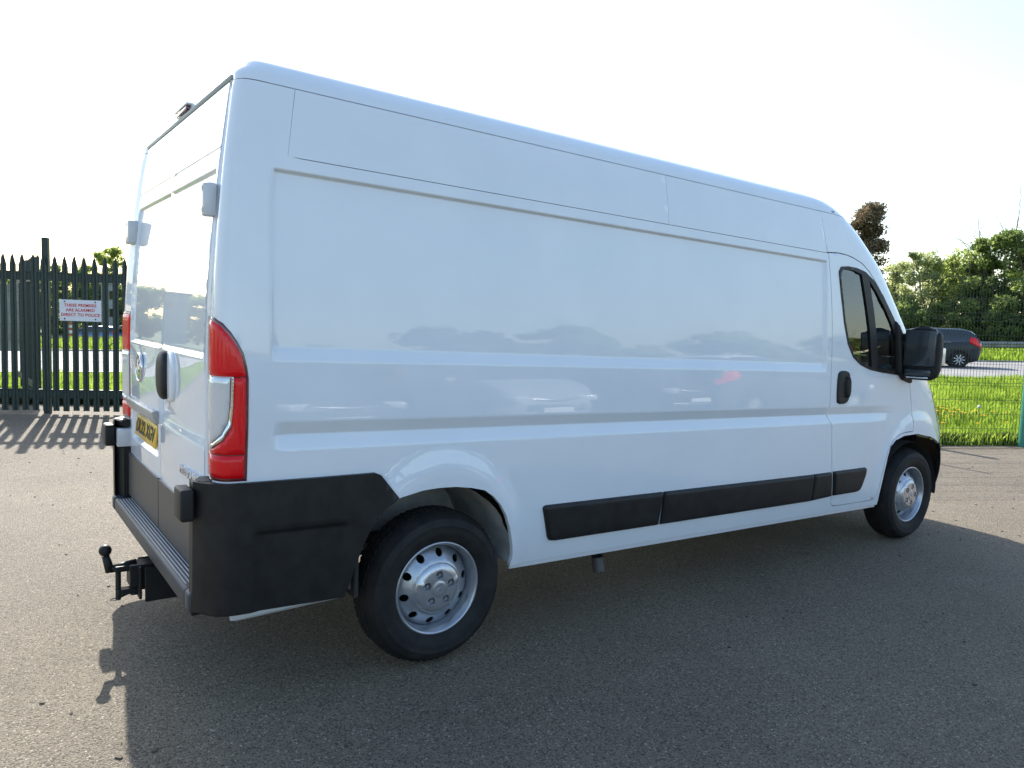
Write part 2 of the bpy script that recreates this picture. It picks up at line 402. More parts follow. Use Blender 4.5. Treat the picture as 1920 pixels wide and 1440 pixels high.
van = thing('panel_van', 'white high-roof long panel van with red tail lamps and tow hitch, standing on the yard', 'van')
SX = np.unique(np.round(np.concatenate([np.arange(-.10, .25, .012), [.258, .262, .265, .268, .272], np.arange(.30, .5, .03), np.arange(.5, 1.55, .035), np.arange(1.55, 3.74, .045), np.arange(3.75, 3.81, .01), [3.814, 3.818, 3.822, 3.827, 3.832, 3.838, 3.846], np.arange(3.86, 4.4, .05), np.arange(4.4, 5.7, .03)]), 4))
SZ = np.unique(np.round(np.concatenate([np.arange(.32, .94, .035), [.945, .955, .965, .98, .995, 1.005, 1.01, 1.015, 1.025, 1.04, 1.055, 1.062, 1.07], np.arange(1.1, 1.28, .04), [1.285, 1.292, 1.30, 1.31, 1.32, 1.33, 1.338, 1.346], np.arange(1.38, 1.97, .05), [1.975, 1.985, 1.988, 1.991, 1.994, 1.997, 2.0, 2.004, 2.012], np.arange(2.03, 2.32, .035)]), 4))
def sidefn(off=0, sgn=-1):
    def fn(V):
        return tobody(side_pt(V[:, 0], V[:, 1], off, sgn))
    return fn
def unshift(x, z):
    xx = x
    for _ in range(20): xx = x-float((xr(z)-.075)*(1-sm(.25, .9, xx)))
    return xx
def xb(z): return float(XFf(z)-AFf(z)*.45)
DOOR = [(3.85, 2.052), (3.95, 2.06), (4.05, 2.058), (4.134, 2.046), (4.24, 2.018), (4.328, 1.971), (4.43, 1.888), (4.532, 1.787), (4.65, 1.65), (4.752, 1.518), (4.82, 1.41), (4.865, 1.292), (4.904, 1.138), (4.934, 1.02), (4.940, .93), (4.934, .871), (4.816, .868), (4.742, .851), (4.688, .812), (4.633, .742), (4.597, .652), (4.575, .570), (4.557, .476), (4.535, .402), (4.50, .388), (4.296, .388), (4.10, .388), (4.045, .392), (4.019, .414), (4.0, .50), (3.976, .629), (3.945, .80), (3.927, .934), (3.90, .98), (3.886, 1.022), (3.888, 1.1), (3.888, 1.282), (3.888, 1.45), (3.886, 1.625), (3.872, 1.85)]
WIN = [(3.962, 1.939), (3.987, 1.972), (4.069, 1.982), (4.17, 1.98), (4.275, 1.963), (4.38, 1.914), (4.497, 1.821), (4.64, 1.674), (4.752, 1.537), (4.807, 1.425), (4.835, 1.30), (4.80, 1.282), (4.689, 1.283), (4.51, 1.296), (4.351, 1.313), (4.231, 1.343), (4.138, 1.391), (4.071, 1.477), (4.023, 1.614), (3.985, 1.80)]
ARCHR = [(.560, .30), (.58, .42), (.612, .52), (.655, .62), (.715, .695), (.793, .735), (.897, .757), (.975, .762), (1.055, .76), (1.138, .749), (1.21, .732), (1.261, .698), (1.301, .657), (1.335, .604), (1.362, .537), (1.383, .457), (1.392, .403), (1.385, .357)]
ARCHF = [(4.590, .36), (4.582, .43), (4.588, .50), (4.603, .60), (4.625, .69), (4.655, .765), (4.714, .815), (4.82, .841), (5.008, .850), (5.22, .820), (5.34, .785), (5.42, .72), (5.455, .63), (5.465, .50), (5.45, .40)]
# vertical panel splits
split = [(2.363, 2.31), (2.374, 2.15), (2.375, 1.83), (2.379, 1.2), (2.385, .632), (2.415, .345)]
def splitx(z): return float(np.interp(z, [p[1] for p in split][::-1], [p[0] for p in split][::-1]))
zs_top = 2.3085
def rearu(z): return u_of_f(float(np.interp(z, [1.5, 2.31], [.825, .872])))
def zline(z, x0, x1, n): return [(x0+(x1-x0)*i/n, z) for i in range(n+1)]
def frontcurve(z0, z1, n=24): return [(xb(z0+(z1-z0)*i/n), z0+(z1-z0)*i/n) for i in range(n+1)]
G = .0010
DOORLOW = [(4.742, .851), (4.688, .812), (4.633, .742), (4.597, .652), (4.575, .570), (4.557, .476), (4.535, .402)]
for sgn in (-1, 1):
    fn = sidefn(0, sgn); fl = (sgn == 1)
    kw = dict(xs=SX, zs=SZ, step=.03, fn=fn, mat_=M['paint'], parent=van, lip=.022, lipdir=(0, -sgn, 0), flip=fl)
    # lower side panel incl. rear quarter and sill, rear arch cut out, front arch lip
    dleft = [(3.85, 2.052), (3.872, 1.85), (3.886, 1.625), (3.888, 1.45), (3.888, 1.282), (3.888, 1.1), (3.886, 1.022), (3.90, .98), (3.927, .934), (3.945, .80), (3.976, .629), (4.0, .50), (4.019, .414), (4.045, .392)]
    ur = unshift(.366, 2.31)
    o = [(1.385, .352), (4.588, .352)]+[p for p in ARCHF if p[0] <= 4.82][1:]+[(4.817, .8655)]+[(p[0]+.0035, p[1]-.0035) for p in DOORLOW]+[(4.50, .3845), (4.10, .3845), (4.047, .387)]+[(p[0]-.004, p[1]) for p in dleft[::-1][1:-1]]+[(3.846, 2.05-.0022), (ur+.05, 2.05-.0018), (ur, 2.05+G*2), (ur-G, zs_top), (rearu(2.31), zs_top)]+[(rearu(z), z) for z in (2.15, 2.0, 1.8, 1.5, 1.2, .9, .6)]+[(rearu(.36), .36), (.56, .36)]+ARCHR[1:-1]
    panel('side_panel', o, (), **kw)
    # upper side panels
    panel('upper_side_panel', [(ur+G, 2.05+G), (2.375-G, 2.05+G), (2.363-G, zs_top), (ur+G, zs_top)], (), **kw)
    panel('upper_side_panel', [(2.375+G, 2.05+G), (3.833-G, 2.05+G), (3.775-G, zs_top), (2.363+G, zs_top)], (), **kw)
    # cab side: above door, pillar, wing
    dtop = [(3.85, 2.057), (3.95, 2.065), (4.05, 2.063), (4.136, 2.051), (4.243, 2.023), (4.332, 1.976), (4.434, 1.892), (4.536, 1.791), (4.654, 1.654), (4.756, 1.522), (4.825, 1.412), (4.869, 1.294), (4.908, 1.139), (4.938, 1.021), (4.944, .93), (4.938, .866)]
    o = [(3.775+G, zs_top), (3.833+G, 2.057)]+dtop+[(4.8215, .8645)]+[(4.8225, .8425)]+[p for p in ARCHF if 4.83 < p[0] < 5.39 and p[1] > .7]+[(5.398, .757), (5.47, .767)]+frontcurve(.775, zs_top)
    o = o
    panel('cab_side_panel', o, (), **kw)
# roof and cab front as rows
zrows = [2.3115, 2.32, 2.335, 2.35, 2.365, 2.38, 2.392, 2.403, 2.413, 2.422, 2.43, 2.437, 2.443, 2.448, 2.453, 2.457, 2.461, 2.465]
XE = ([2.3, 2.335, 2.38, 2.41, 2.435, 2.45, 2.458, 2.465], [.172, .172, .180, .190, .212, .245, .30, .42])
def rowpts(z):
    wv = float(Wf(np.array(z))); xe = float(np.interp(z, *XE)); pts = []
    for v in np.concatenate([np.linspace(0, .8, 7), 1-.15*(1-np.linspace(.08, 1, 18))**3]):
        xx = xe+.03*float(sm(2.335, 2.39, z))*v**3
        if v > .86: xx = float(xx+(xe+.155-.19*np.interp(-v, -_f, _q)-xe)*min(1, (v-.86)/.03))
        pts.append((xx, wv*v, z))
    xend = float(XFf(z)-AFf(z)); x0 = pts[-1][0]
    for t in np.linspace(0, 1, 30)[1:]: pts.append((x0+(xend-x0)*t, wv, z))
    for q in np.linspace(0, .55, 8)[1:]: pts.append((xend+q*float(AFf(z)), wv*(1-q**3)**(1/3), z))
    return pts
def grid_mesh(name, rows, m, parent, mirror=True, smooth=True, flipn=False):
    R = len(rows); C = len(rows[0]); V = [p for r in rows for p in r]; Fc = []
    for i in range(R-1):
        for j in range(C-1): a = i*C+j; Fc.append((a, a+1, a+C+1, a+C))
    if mirror:
        n = len(V); V += [(p[0], -p[1], p[2]) for p in V]; Fc += [tuple(n+i for i in f[::-1]) for f in Fc]
    bm = bmesh.new(); vv = [bm.verts.new(B(p)) for p in V]
    for f in Fc:
        if len(set(f)) == 4:
            try: bm.faces.new([vv[i] for i in f])
            except ValueError: pass
    bmesh.ops.remove_doubles(bm, verts=bm.verts, dist=.0005)
    bmesh.ops.recalc_face_normals(bm, faces=bm.faces[:])
    return from_bm(name, bm, m, parent, smooth=smooth)
rr = [rowpts(z) for z in zrows]
last = [(p[0]+(.25 if p[0] < 2 else -.1), p[1]*.02, 2.4665) for p in rr[-1]]
grid_mesh('roof', rr+[last], M['paint'], van)
for s_ in (-1, 1):  # added backing strips that stop sunlight leaking through the roof seam
    grid_mesh('seam_backing', [[(x, s_*(float(Wf(np.array(z)))-.010), z) for x in np.linspace(.26, 3.75, 30)] for z in (2.285, 2.31, 2.335)], M['paint'], van, mirror=False)
def shell_rows(z0, z1, n, q0=.55, q1=1.0, off=0, m=16):
    rows = []
    for z in np.linspace(z0, z1, n):
        r = []; s0 = q0**1.5; s1 = min(1, q1**1.5)
        for t in np.linspace(math.asin(s0), math.asin(s1), m):
            q = sin(t)**(2/3); v = max(0., cos(t))**(2/3)
            r.append((float(XFf(z)-AFf(z)+AFf(z)*q)+off, float(Wf(np.array(z)))*v, z))
        rows.append(r)
    return rows
grid_mesh('front_bumper', shell_rows(.40, .74, 10), M['black'], van)
grid_mesh('bonnet', shell_rows(.742, 1.40, 22), M['paint'], van)
grid_mesh('windscreen', shell_rows(1.402, 2.10, 18, .55), M['glass'], van)
grid_mesh('roof_front', shell_rows(2.102, 2.465, 24), M['paint'], van)
for s_ in (-1, 1): grid_mesh('inner_wing', [[(p[0], s_*p[1], p[2]) for p in r] for r in shell_rows(.77, 2.30, 30, .47, .62, off=-.012, m=6)], M['paint'], van, mirror=False)
# front details, mostly turned away from the camera: grille and headlamps
for s in (-1, 1):
    V2 = []
    rows = []
    for z in np.linspace(.80, 1.16, 7):
        r = []
        for q in np.linspace(.62, .80, 6):
            r.append((float(XFf(z)-AFf(z)*(1-q))+.006, s*(float(Wf(np.array(z)))*(1-q**3)**(1/3)+.006), z))
        rows.append(r)
    grid_mesh('headlamp', rows, M['clear_lens'], van, mirror=False)
bm = bmesh.new()
for k in range(5):
    z = .80+.055*k; add_box(bm, B((float(XFf(z))+.006, 0, z)), (.02, .8, .018))
from_bm('grille', bm, M['black'], van)
# black wing-corner of the front bumper behind the arch
o = [(5.452, .40), (5.468, .50), (5.458, .63), (5.425, .72), (5.40, .757), (5.47, .765), (xb(.735)-.001, .735)]+[(xb(z)-.001, z) for z in (.68, .6, .52, .46, .40)]
for sgn in (-1, 1): panel('bumper_corner', o, (), xs=np.arange(5.4, 5.6, .02), zs=np.arange(.4, .8, .03), step=.03, fn=sidefn(.006, sgn), mat_=M['black'], parent=van, lip=.03, lipdir=(0, -sgn, 0), flip=(sgn == 1))
# ---- cab doors
def poly_inset_xz(p, d): return inset(p, d)
for sgn in (-1, 1):
    din = inset(DOOR, .0015)
    door = panel('cab_door', din, [WIN], xs=SX, zs=SZ, step=.03, fn=sidefn(0, sgn), mat_=M['paint'], parent=van, lip=.025, lipdir=(0, -sgn, 0), flip=(sgn == 1))
    gs = smooth_poly(inset(WIN, .0), 1)
    wi = inset(WIN, .028)
    GL1 = [(3.979, 1.925), (4.0, 1.953), (4.035, 1.966), (4.13, 1.963), (4.228, 1.946), (4.274, 1.788), (4.329, 1.575), (4.366, 1.328), (4.29, 1.337), (4.218, 1.358), (4.135, 1.412), (4.073, 1.505), (4.03, 1.64), (4.0, 1.80)]
    GL2 = [(4.322, 1.912), (4.40, 1.85), (4.52, 1.735), (4.61, 1.63), (4.675, 1.53), (4.71, 1.42), (4.715, 1.325), (4.60, 1.312), (4.44, 1.322), (4.425, 1.50), (4.375, 1.72)]
    zz = np.arange(1.28, 2.0, .03); xx = np.arange(3.95, 4.85, .03)
    panel('window_frame', inset(WIN, -.004), [GL1, GL2], xs=xx, zs=zz, step=.02, fn=sidefn(.004, sgn), mat_=M['black'], parent=door, lip=.02, lipdir=(0, -sgn, 0), flip=(sgn == 1))
    for gl in (GL1, GL2):
        panel('window_glass', inset(gl, -.004), [], xs=xx, zs=zz, step=.03, fn=sidefn(-.006, sgn), mat_=M['glass'], parent=door, lip=0, flip=(sgn == 1))
    # handle: recessed bowl look made of a black surround and a grip
    hd = smooth_poly([(3.957, 1.27), (3.985, 1.30), (4.075, 1.30), (4.103, 1.27), (4.106, 1.13), (4.073, 1.082), (3.972, 1.08), (3.955, 1.11)], 1)
    def padfn(poly, h, edge, sgn):
        f0 = sidefn
        def fn(V):
            d = dist_poly(poly, V); o = h*np.sqrt(np.clip(1-(1-np.clip(d/edge, 0, 1))**2, 0, 1))+.0012
            return tobody(side_pt(V[:, 0], V[:, 1], o, sgn))
        return fn
    def pad(name, poly, h, edge, m, parent, sgn=-1, step=.02, g=.02, lip=.012):
        lo = np.min(poly, 0); hi = np.max(poly, 0)
        rings = []
        V, F_ = cdt(poly, [], np.arange(lo[0], hi[0], g), np.arange(lo[1], hi[1], g), step)
        # extra rings near the border for the rounded edge
        ex = []
        for k in (.15, .4, .7, 1.0):
            q = inset(resample(poly, step), edge*k); q = [p for p in q if True]; Q = np.array(q)
            ok = inside(poly, Q) & (dist_poly(poly, Q) > edge*k*.8); ex += [tuple(a) for a in Q[ok]]
        def gridcdt():
            ol = resample(poly, step); gx, gz = np.meshgrid(np.arange(lo[0], hi[0], g), np.arange(lo[1], hi[1], g)); Gp = np.stack([gx.ravel(), gz.ravel()], -1)
            Gp = Gp[inside(poly, Gp)]; Gp = Gp[dist_poly(poly, Gp) > edge*1.15] if len(Gp) else Gp
            pts = list(ol)+ex+[tuple(a) for a in Gp]; e = [(i, (i+1) % len(ol)) for i in range(len(ol))]
            v, _, f, *_r = geometry.delaunay_2d_cdt([Vector(p) for p in pts], e, [], 0, 1e-6)
            V = np.array([tuple(p) for p in v]); Fc = np.array([tuple(t) for t in f]); Fc = Fc[inside(ol, V[Fc].mean(1))]
            a = V[Fc]; ar = (a[:, 1, 0]-a[:, 0, 0])*(a[:, 2, 1]-a[:, 0, 1])-(a[:, 2, 0]-a[:, 0, 0])*(a[:, 1, 1]-a[:, 0, 1]); Fc[ar < 0] = Fc[ar < 0][:, ::-1]
            return V, Fc
        V, Fc = gridcdt(); P = padfn(poly, h, edge, sgn)(V); Bd = boundary(Fc); fl = (sgn == 1)
        if fl: Fc = Fc[:, ::-1]
        verts = [tuple(p) for p in P]; faces = [tuple(int(i) for i in t) for t in Fc]; idx = {}
        for a, b in Bd:
            for q in (a, b):
                if q not in idx: idx[q] = len(verts); verts.append((P[q][0], P[q][1]-sgn*lip, P[q][2]))
            q4 = (a, b, idx[b], idx[a]); faces.append(q4 if fl else q4[::-1])
        return from_np(name, verts, faces, m, parent, smooth=True)
    pad('door_handle', hd, .012, .02, M['black'], door, sgn)
    pad('handle_grip', smooth_poly([(4.035, 1.265), (4.085, 1.262), (4.088, 1.13), (4.035, 1.115)], 1), .032, .016, M['black'], door, sgn)
    # side rubbing strips
    S1 = [(1.558, .612), (1.562, .622), (1.575, .627), (2.371, .627), (2.358, .446), (1.645, .444), (1.612, .449), (1.598, .468)]
    S2 = [(2.381, .627), (3.757, .627), (3.757, .452), (2.376, .446)]
    S3 = [(3.764, .628), (3.958, .630), (3.99, .465), (3.764, .453)]
    S4 = [(3.983, .632), (4.372, .636), (4.381, .625), (4.378, .588), (4.345, .505), (4.325, .478), (4.29, .470), (4.016, .466)]
    for S, par in ((S1, van), (S2, van), (S3, van), (S4, door)): pad('side_trim', S, .02, .017, M['black'], par, sgn)
    # wing mirror: triangular foot, arm, housing, two glasses, indicator
    ft = [(4.66, 1.66), (4.74, 1.57), (4.82, 1.43), (4.86, 1.30), (4.88, 1.22), (4.76, 1.245), (4.70, 1.29)]
    pad('mirror_foot', ft, .03, .02, M['black'], door, sgn)
    def mrow(z):
        t = (z-1.255)/(1.625-1.255); c = sgn
        w = np.interp(t, [0, .05, .2, .6, .86, .96, 1], [.07, .11, .125, .125, .118, .085, .04]); yc = 1.155+.008*t; dx = np.interp(t, [0, .15, .5, .85, 1], [.05, .085, .10, .085, .04])
        return w, yc, dx
    rows = []
    for z in np.linspace(1.255, 1.625, 16):
        w_, yc, dx = mrow(z); r = []
        for k in range(20):
            a = 2*pi*k/20; ca, sa = cos(a), sin(a)
            xx = 4.735+(dx if ca > 0 else .02)*abs(ca)**.8*(1 if ca > 0 else -1); r.append((xx, sgn*(yc+w_*np.sign(sa)*abs(sa)**.6), z))
        rows.append(r+[r[0]])
    mh = grid_mesh('wing_mirror', rows, M['black'], door, mirror=False)
    bm = mh.data; bmm = bmesh.new(); bmm.from_mesh(bm); bmesh.ops.holes_fill(bmm, edges=[e for e in bmm.edges if len(e.link_faces) == 1]); bmm.to_mesh(bm); bmm.free()
    mb = box_bm(B((4.712, sgn*1.157, 1.475)), (.012, .215, .255), .012, 3); from_bm('mirror_glass', mb, M['mirror_glass'], mh, angle=40)
    mb = box_bm(B((4.712, sgn*1.150, 1.304)), (.012, .18, .05), .01, 3); lg = from_bm('lower_mirror_glass', mb, M['mirror_glass'], mh, angle=40); from_bm('reflection_strip', box_bm(B((4.708, sgn*1.150, 1.272)), (.014, .15, .012), .004, 2), M['chrome'], lg, angle=40)  # chrome strip stands in for the bright ground reflection in the lower glass
    mb = box_bm(B((4.785, sgn*1.264, 1.425)), (.08, .03, .12), .012, 3); from_bm('indicator_lens', mb, M['clear_lens'], mh, angle=40)
    from_bm('mirror_arm', box_bm(B((4.78, sgn*1.02, 1.36)), (.07, .16, .09), .02, 3), M['black'], mh, angle=40); from_bm('mirror_arm', box_bm(B((4.76, sgn*1.02, 1.55)), (.06, .16, .05), .015, 2), M['black'], mh, angle=40)

# ---- tail lamps
LAMP = [(-.075, 1.442), (-.011, 1.444), (.038, 1.44), (.082, 1.42), (.110, 1.39), (.134, 1.355), (.156, 1.315), (.168, 1.27), (.174, 1.225), (.173, 1.065), (.168, .847), (-.075, .847)]
for sgn in (-1, 1):
    lamp = pad('tail_lamp', LAMP, .0035, .010, M['dark_red'], van, sgn, step=.014, g=.014, lip=.03)
    z1 = 1.229; inner = inset(LAMP, .0125)
    top = [p for p in inner if p[1] > z1]; 
    rt = [(-.070, z1)]+[(-.070, 1.428)]+[p for p in inner if p[1] > z1+.01 and p[0] > -.03]+[(.1615, z1)]
    def pad2(name, poly, base, h, edge, m):
        lo = np.min(poly, 0); hi = np.max(poly, 0); V, Fc = cdt(poly, [], np.arange(lo[0], hi[0], .012), np.arange(lo[1], hi[1], .02), .012)
        d = dist_poly(poly, V); o_ = base+h*np.clip(d/edge, 0, 1)**.5
        P = tobody(side_pt(V[:, 0], V[:, 1], o_, sgn)); Bd = boundary(Fc); fl = sgn == 1
        if fl: Fc = Fc[:, ::-1]
        verts = [tuple(p) for p in P]; faces = [tuple(int(i) for i in t) for t in Fc]; idx = {}
        for a, b in Bd:
            for q in (a, b):
                if q not in idx: idx[q] = len(verts); verts.append((P[q][0]+.006, P[q][1]-sgn*.006, P[q][2]))
            q4 = (a, b, idx[b], idx[a]); faces.append(q4 if fl else q4[::-1])
        return from_np(name, verts, faces, m, lamp, smooth=True)
    pad2('red_lens', rt, .0056, .0028, .006, M['red_lens'])
    mid = [(.136, z1-.004), (.1655, z1-.004), (.1645, 1.065), (.1615, .955), (.0725, .955), (.085, .962), (.102, .982), (.118, 1.02), (.1285, 1.06), (.134, 1.12)]
    mid = [(.121, z1-.004), (.1615, z1-.004), (.1605, 1.065), (.1575, .946), (-.069, .946), (.004, .952), (.045, .966), (.087, .996), (.112, 1.045), (.1185, 1.12)]
    pad2('red_lens', mid, .0056, .0028, .006, M['red_lens'])
    pad2('red_lens', [(-.070, .942), (.1565, .942), (.155, .859), (-.070, .859)], .0056, .0032, .008, M['red_lens'])
    rev = [(-.069, 1.226), (.110, 1.228), (.107, 1.12), (.101, 1.065), (.080, 1.018), (.045, .988), (.004, .970), (-.069, .960)]
    rl = pad2('reverse_lens', inset(rev, .0015), .0058, .003, .006, M['clear_lens'])
    rim = [(-.069, 1.2285), (.1195, 1.2285), (.117, 1.12), (.1105, 1.047), (.086, .999), (.045, .970), (.004, .956), (-.069, .949), (-.069, .959), (.004, .969), (.046, .986), (.081, 1.016), (.1025, 1.064), (.1085, 1.12), (.1115, 1.2265)]
    pad2('chrome_surround', rim, .0068, .002, .002, M['chrome'])
# ---- rear bumper
def bfun(off=.024, sgn=-1):
    def fn(V):
        x, z = V[:, 0], V[:, 1]
        q = np.clip((.185-x)/.26, 0, 1); y = (Wf(z)*.35+1.012*.65+off)*(1-q**3.4)**(1/3.4)
        y = y-.010*(sm(.20, .22, x)*(1-sm(.60, .66, x)))*(1-sm(.63, .655, z))*sm(.40, .42, z)*0
        # raised upper band, recessed lower field
        rec = .012*(1-sm(.64, .66, z))*sm(.19, .215, x)*(1-sm(.54+.12*0, .58, x-.5*np.maximum(0, z-.65)))
        return tobody(np.stack([x, sgn*(y-rec), z], -1))
    return fn
BO = [(-.012, .84), (.168, .842), (.44, .843), (.641, .845), (.676, .846), (.699, .836), (.785, .733), (.72, .693), (.671, .641), (.632, .56), (.60, .48), (.575, .40), (.555, .343), (.181, .347), (.05, .347), (-.012, .352), (-.018, .40), (-.018, .80)]
bx = np.concatenate([np.linspace(-.017, .06, 16), np.arange(.07, .24, .014), np.arange(.24, .8, .03)]); bz = np.concatenate([np.arange(.36, .84, .04), [.63, .635, .645, .65, .655, .66]])
for sgn in (-1, 1):
    bo = [(max(x, .0), z) for x, z in BO]
    rb = panel('rear_bumper', bo, (), xs=bx, zs=np.unique(bz), step=.02, fn=bfun(sgn=sgn), mat_=M['black'], parent=van, lip=.05, lipdir=(0, -sgn, 0), flip=(sgn == 1), border=.2)
    # inner cheek and top cap
    def prism(name, poly, z0, z1, m, par, bev=.006):
        bm = bmesh.new(); f = bm.faces.new([bm.verts.new((p[0], sgn*p[1], z0)) for p in poly]); r = bmesh.ops.extrude_face_region(bm, geom=[f]); bmesh.ops.translate(bm, verts=[v for v in r['geom'] if isinstance(v, bmesh.types.BMVert)], vec=(0, 0, z1-z0))
        bmesh.ops.recalc_face_normals(bm, faces=bm.faces[:]); bmesh.ops.bevel(bm, geom=bm.edges[:], offset=bev, segments=2, affect='EDGES')
        for v in bm.verts: v.co = B(v.co)
        return from_bm(name, bm, m, par, angle=40)
    ck = [(.004, .925), (.022, .87), (.045, .828), (.12, .828), (.12, .925)]
    prism('bumper_cheek', ck, .35, .69, M['black'], van); prism('bumper_cap', [(.008, .935), (.014, .90), (.035, .845), (.12, .845), (.12, .96), (.03, .96)], .805, .842, M['black'], van)
    from_bm('buffer_block', box_bm(B((-.024, sgn*.905, .757)), (.048, .115, .118), .01, 3), M['black'], van, angle=40)
    from_bm('lower_hinge', box_bm(B((.05, sgn*.872, .745)), (.085, .10, .10), .008, 2), M['zinc'], van, angle=40)
    # upper hinges
    yh = .80 if sgn == -1 else .845
    hg = from_bm('upper_hinge', box_bm(B((.088, sgn*yh, 1.875)), (.05, .038 if sgn == -1 else .11, .125), .010, 3), M['zinc'], van, angle=40)
    for dz in (-.04, .04):
        bm = bmesh.new(); c = B((.0625, sgn*yh, 1.875+dz)); add_tube(bm, c, c+Vector((.01, 0, 0)), .012, n=14); from_bm('hinge_bolt', bm, M['galv'], hg)
# step
def stepbox(c, s, bev, m, nm, par):
    bm = box_bm(c, s, bev, 3)
    for v in bm.verts: v.co = B(v.co)
    return from_bm(nm, bm, m, par, angle=40)
step = stepbox((.050, 0, .372), (.115, 1.66, .076), .014, M['step'], 'bumper_step', van)
for k in range(5): stepbox((.012+k*.0145, 0, .4105), (.005, 1.56, .006), .0015, M['groove'], 'step_rib', step)
for s in (-1, 1): stepbox((.046, s*.872, .376), (.112, .078, .080), .016, M['step'], 'step_end', van)
# ---- rear frame and doors
def rearfn(off=0., feat_=None):
    def fn(V):
        y, z = V[:, 0], V[:, 1]; x = xr(z)-off
        if feat_ is not None: x = x+feat_(y, z)
        return tobody(np.stack([x, y, z], -1))
    return fn
def dfeat(y, z):
    ay = np.abs(y); d = np.zeros_like(y)
    wy = 1-sm(.775, .785, ay)
    up = np.where(z > 1.30, .012*(1-sm(1.985, 2.0, z)), .012*sm(1.278, 1.30, z)); d += up*wy
    d += .008*(1-np.clip(abs(z-2.07)/.006, 0, 1))
    # lower crease: body swells out below it
    d += np.where(z > .985, 0.012, .012*sm(.93, .985, z))*(y < .03)*(1-sm(1.1, 1.28, z))
    # plate recess on the left door
    wr = sm(.045, .07, y)*(1-sm(.70, .73, y)); d += wr*.022*(sm(.76, .78, z)*(1-sm(.925, .935, z)))
    d += .010*sm(.0, .1, ay)*0
    # gentle crown: door centre bulges out
    d -= .012*(1-(ay-.4)**2/.16)*sm(.45, .9, z)*(1-sm(1.1, 1.3, z))
    return d
YS = np.unique(np.concatenate([np.arange(-.8, .81, .04), [.045, .055, .065, .70, .71, .72, -.775, -.78, -.785, .775, .78, .785]]))
ZS = np.unique(np.round(np.concatenate([np.arange(.46, 2.34, .05), [.755, .765, .775, .785, .92, .925, .93, .935, .94, .955, .97, .985, 1.27, 1.278, 1.285, 1.292, 1.30, 1.31, 1.98, 1.985, 1.99, 1.995, 2.0, 2.01, 2.058, 2.064, 2.07, 2.076, 2.082]]), 4))
doors = {}
for s in (-1, 1):
    y0, y1 = (-.798, -.0035) if s == -1 else (.0035, .798)
    hw = lambda z: .80-.0 if z < 2 else .80
    edge = [(s*.80, .43), (s*.80, .8), (s*.80, 1.45), (s*.804, 1.7), (s*.803, 2.0), (s*.797, 2.2), (s*.785, 2.315), (s*.775, 2.325)]
    o = [(s*.0035, .43)]+edge+[(s*.0035, 2.325)]
    if s == 1: o = o
    A = sum(o[i][0]*o[(i+1) % len(o)][1]-o[(i+1) % len(o)][0]*o[i][1] for i in range(len(o)))
    if A < 0: o = o[::-1]
    d = panel('rear_door', o, (), xs=YS, zs=ZS, step=.03, fn=rearfn(.004, dfeat), mat_=M['paint'], parent=van, lip=.03, lipdir=(1, 0, 0), flip=True)
    doors[s] = d
    ob = [(s*.006, .435), (s*.795, .435), (s*.795, .668), (s*.006, .668)]
    if s == -1: ob = ob[::-1]
    panel('lower_trim', ob, (), xs=YS, zs=np.arange(.44, .67, .03), step=.03, fn=rearfn(.016), mat_=M['grey_plastic'], parent=d, lip=.016, lipdir=(1, 0, 0), flip=True)
# flanks between the rounded corner pillars and the doors
for s_ in (-1, 1):
    rows = []
    for z in np.concatenate([np.linspace(.36, 2.25, 30), [2.28, 2.31, 2.335]]):
        zz = np.array([min(z, 2.305)]); uu = np.array([rearu(zz[0])]); px_, py_ = side_pos(uu, zz); x0_ = float(px_[0]); y0_ = float(py_[0]); x1_ = float(xr(zz)[0])
        yi = float(np.interp(z, [0, 1.45, 1.7, 2.0, 2.2, 2.32], [.8025, .8025, .8065, .806, .800, .790]))
        rows.append([(x0_-.0005, s_*(y0_+.001), z), (x0_+.006, s_*(y0_-.006), z), (x1_-.002, s_*(yi+.004), z), (x1_+.004, s_*yi, z), (x1_+.035, s_*yi, z)])
    grid_mesh('rear_pillar', rows, M['paint'], van, mirror=False)
bm = box_bm((.176, 0, 2.336), (.028, 1.62, .022), .006, 2)
for v in bm.verts: v.co = B(v.co)
from_bm('roof_rail', bm, M['rail'], van, angle=40)
bm = bmesh.new(); add_box(bm, B((.19, 0, 2.30)), (.02, 1.64, .08)); from_bm('door_header', bm, M['inner'], van)
# high-level brake light, vent
bm = box_bm((.176, 0, 2.368), (.034, .22, .020), .007, 3)
for v in bm.verts:
    v.co.z += -.25*(v.co.y**2); v.co = B(v.co)
bl = from_bm('brake_light', bm, M['dark_red'], van, angle=40)
bm = box_bm((.182, 0, 2.383), (.05, .25, .010), .004, 3)
for v in bm.verts: v.co = B(v.co)
from_bm('brake_light_cover', bm, M['paint'], bl, angle=40)
bm = bmesh.new()
for k in range(3): add_box(bm, B((.20+.004*k, -.40, 2.385+.012*k)), (.02, .10-.01*k, .005))
from_bm('roof_vent', bm, M['galv'], van)
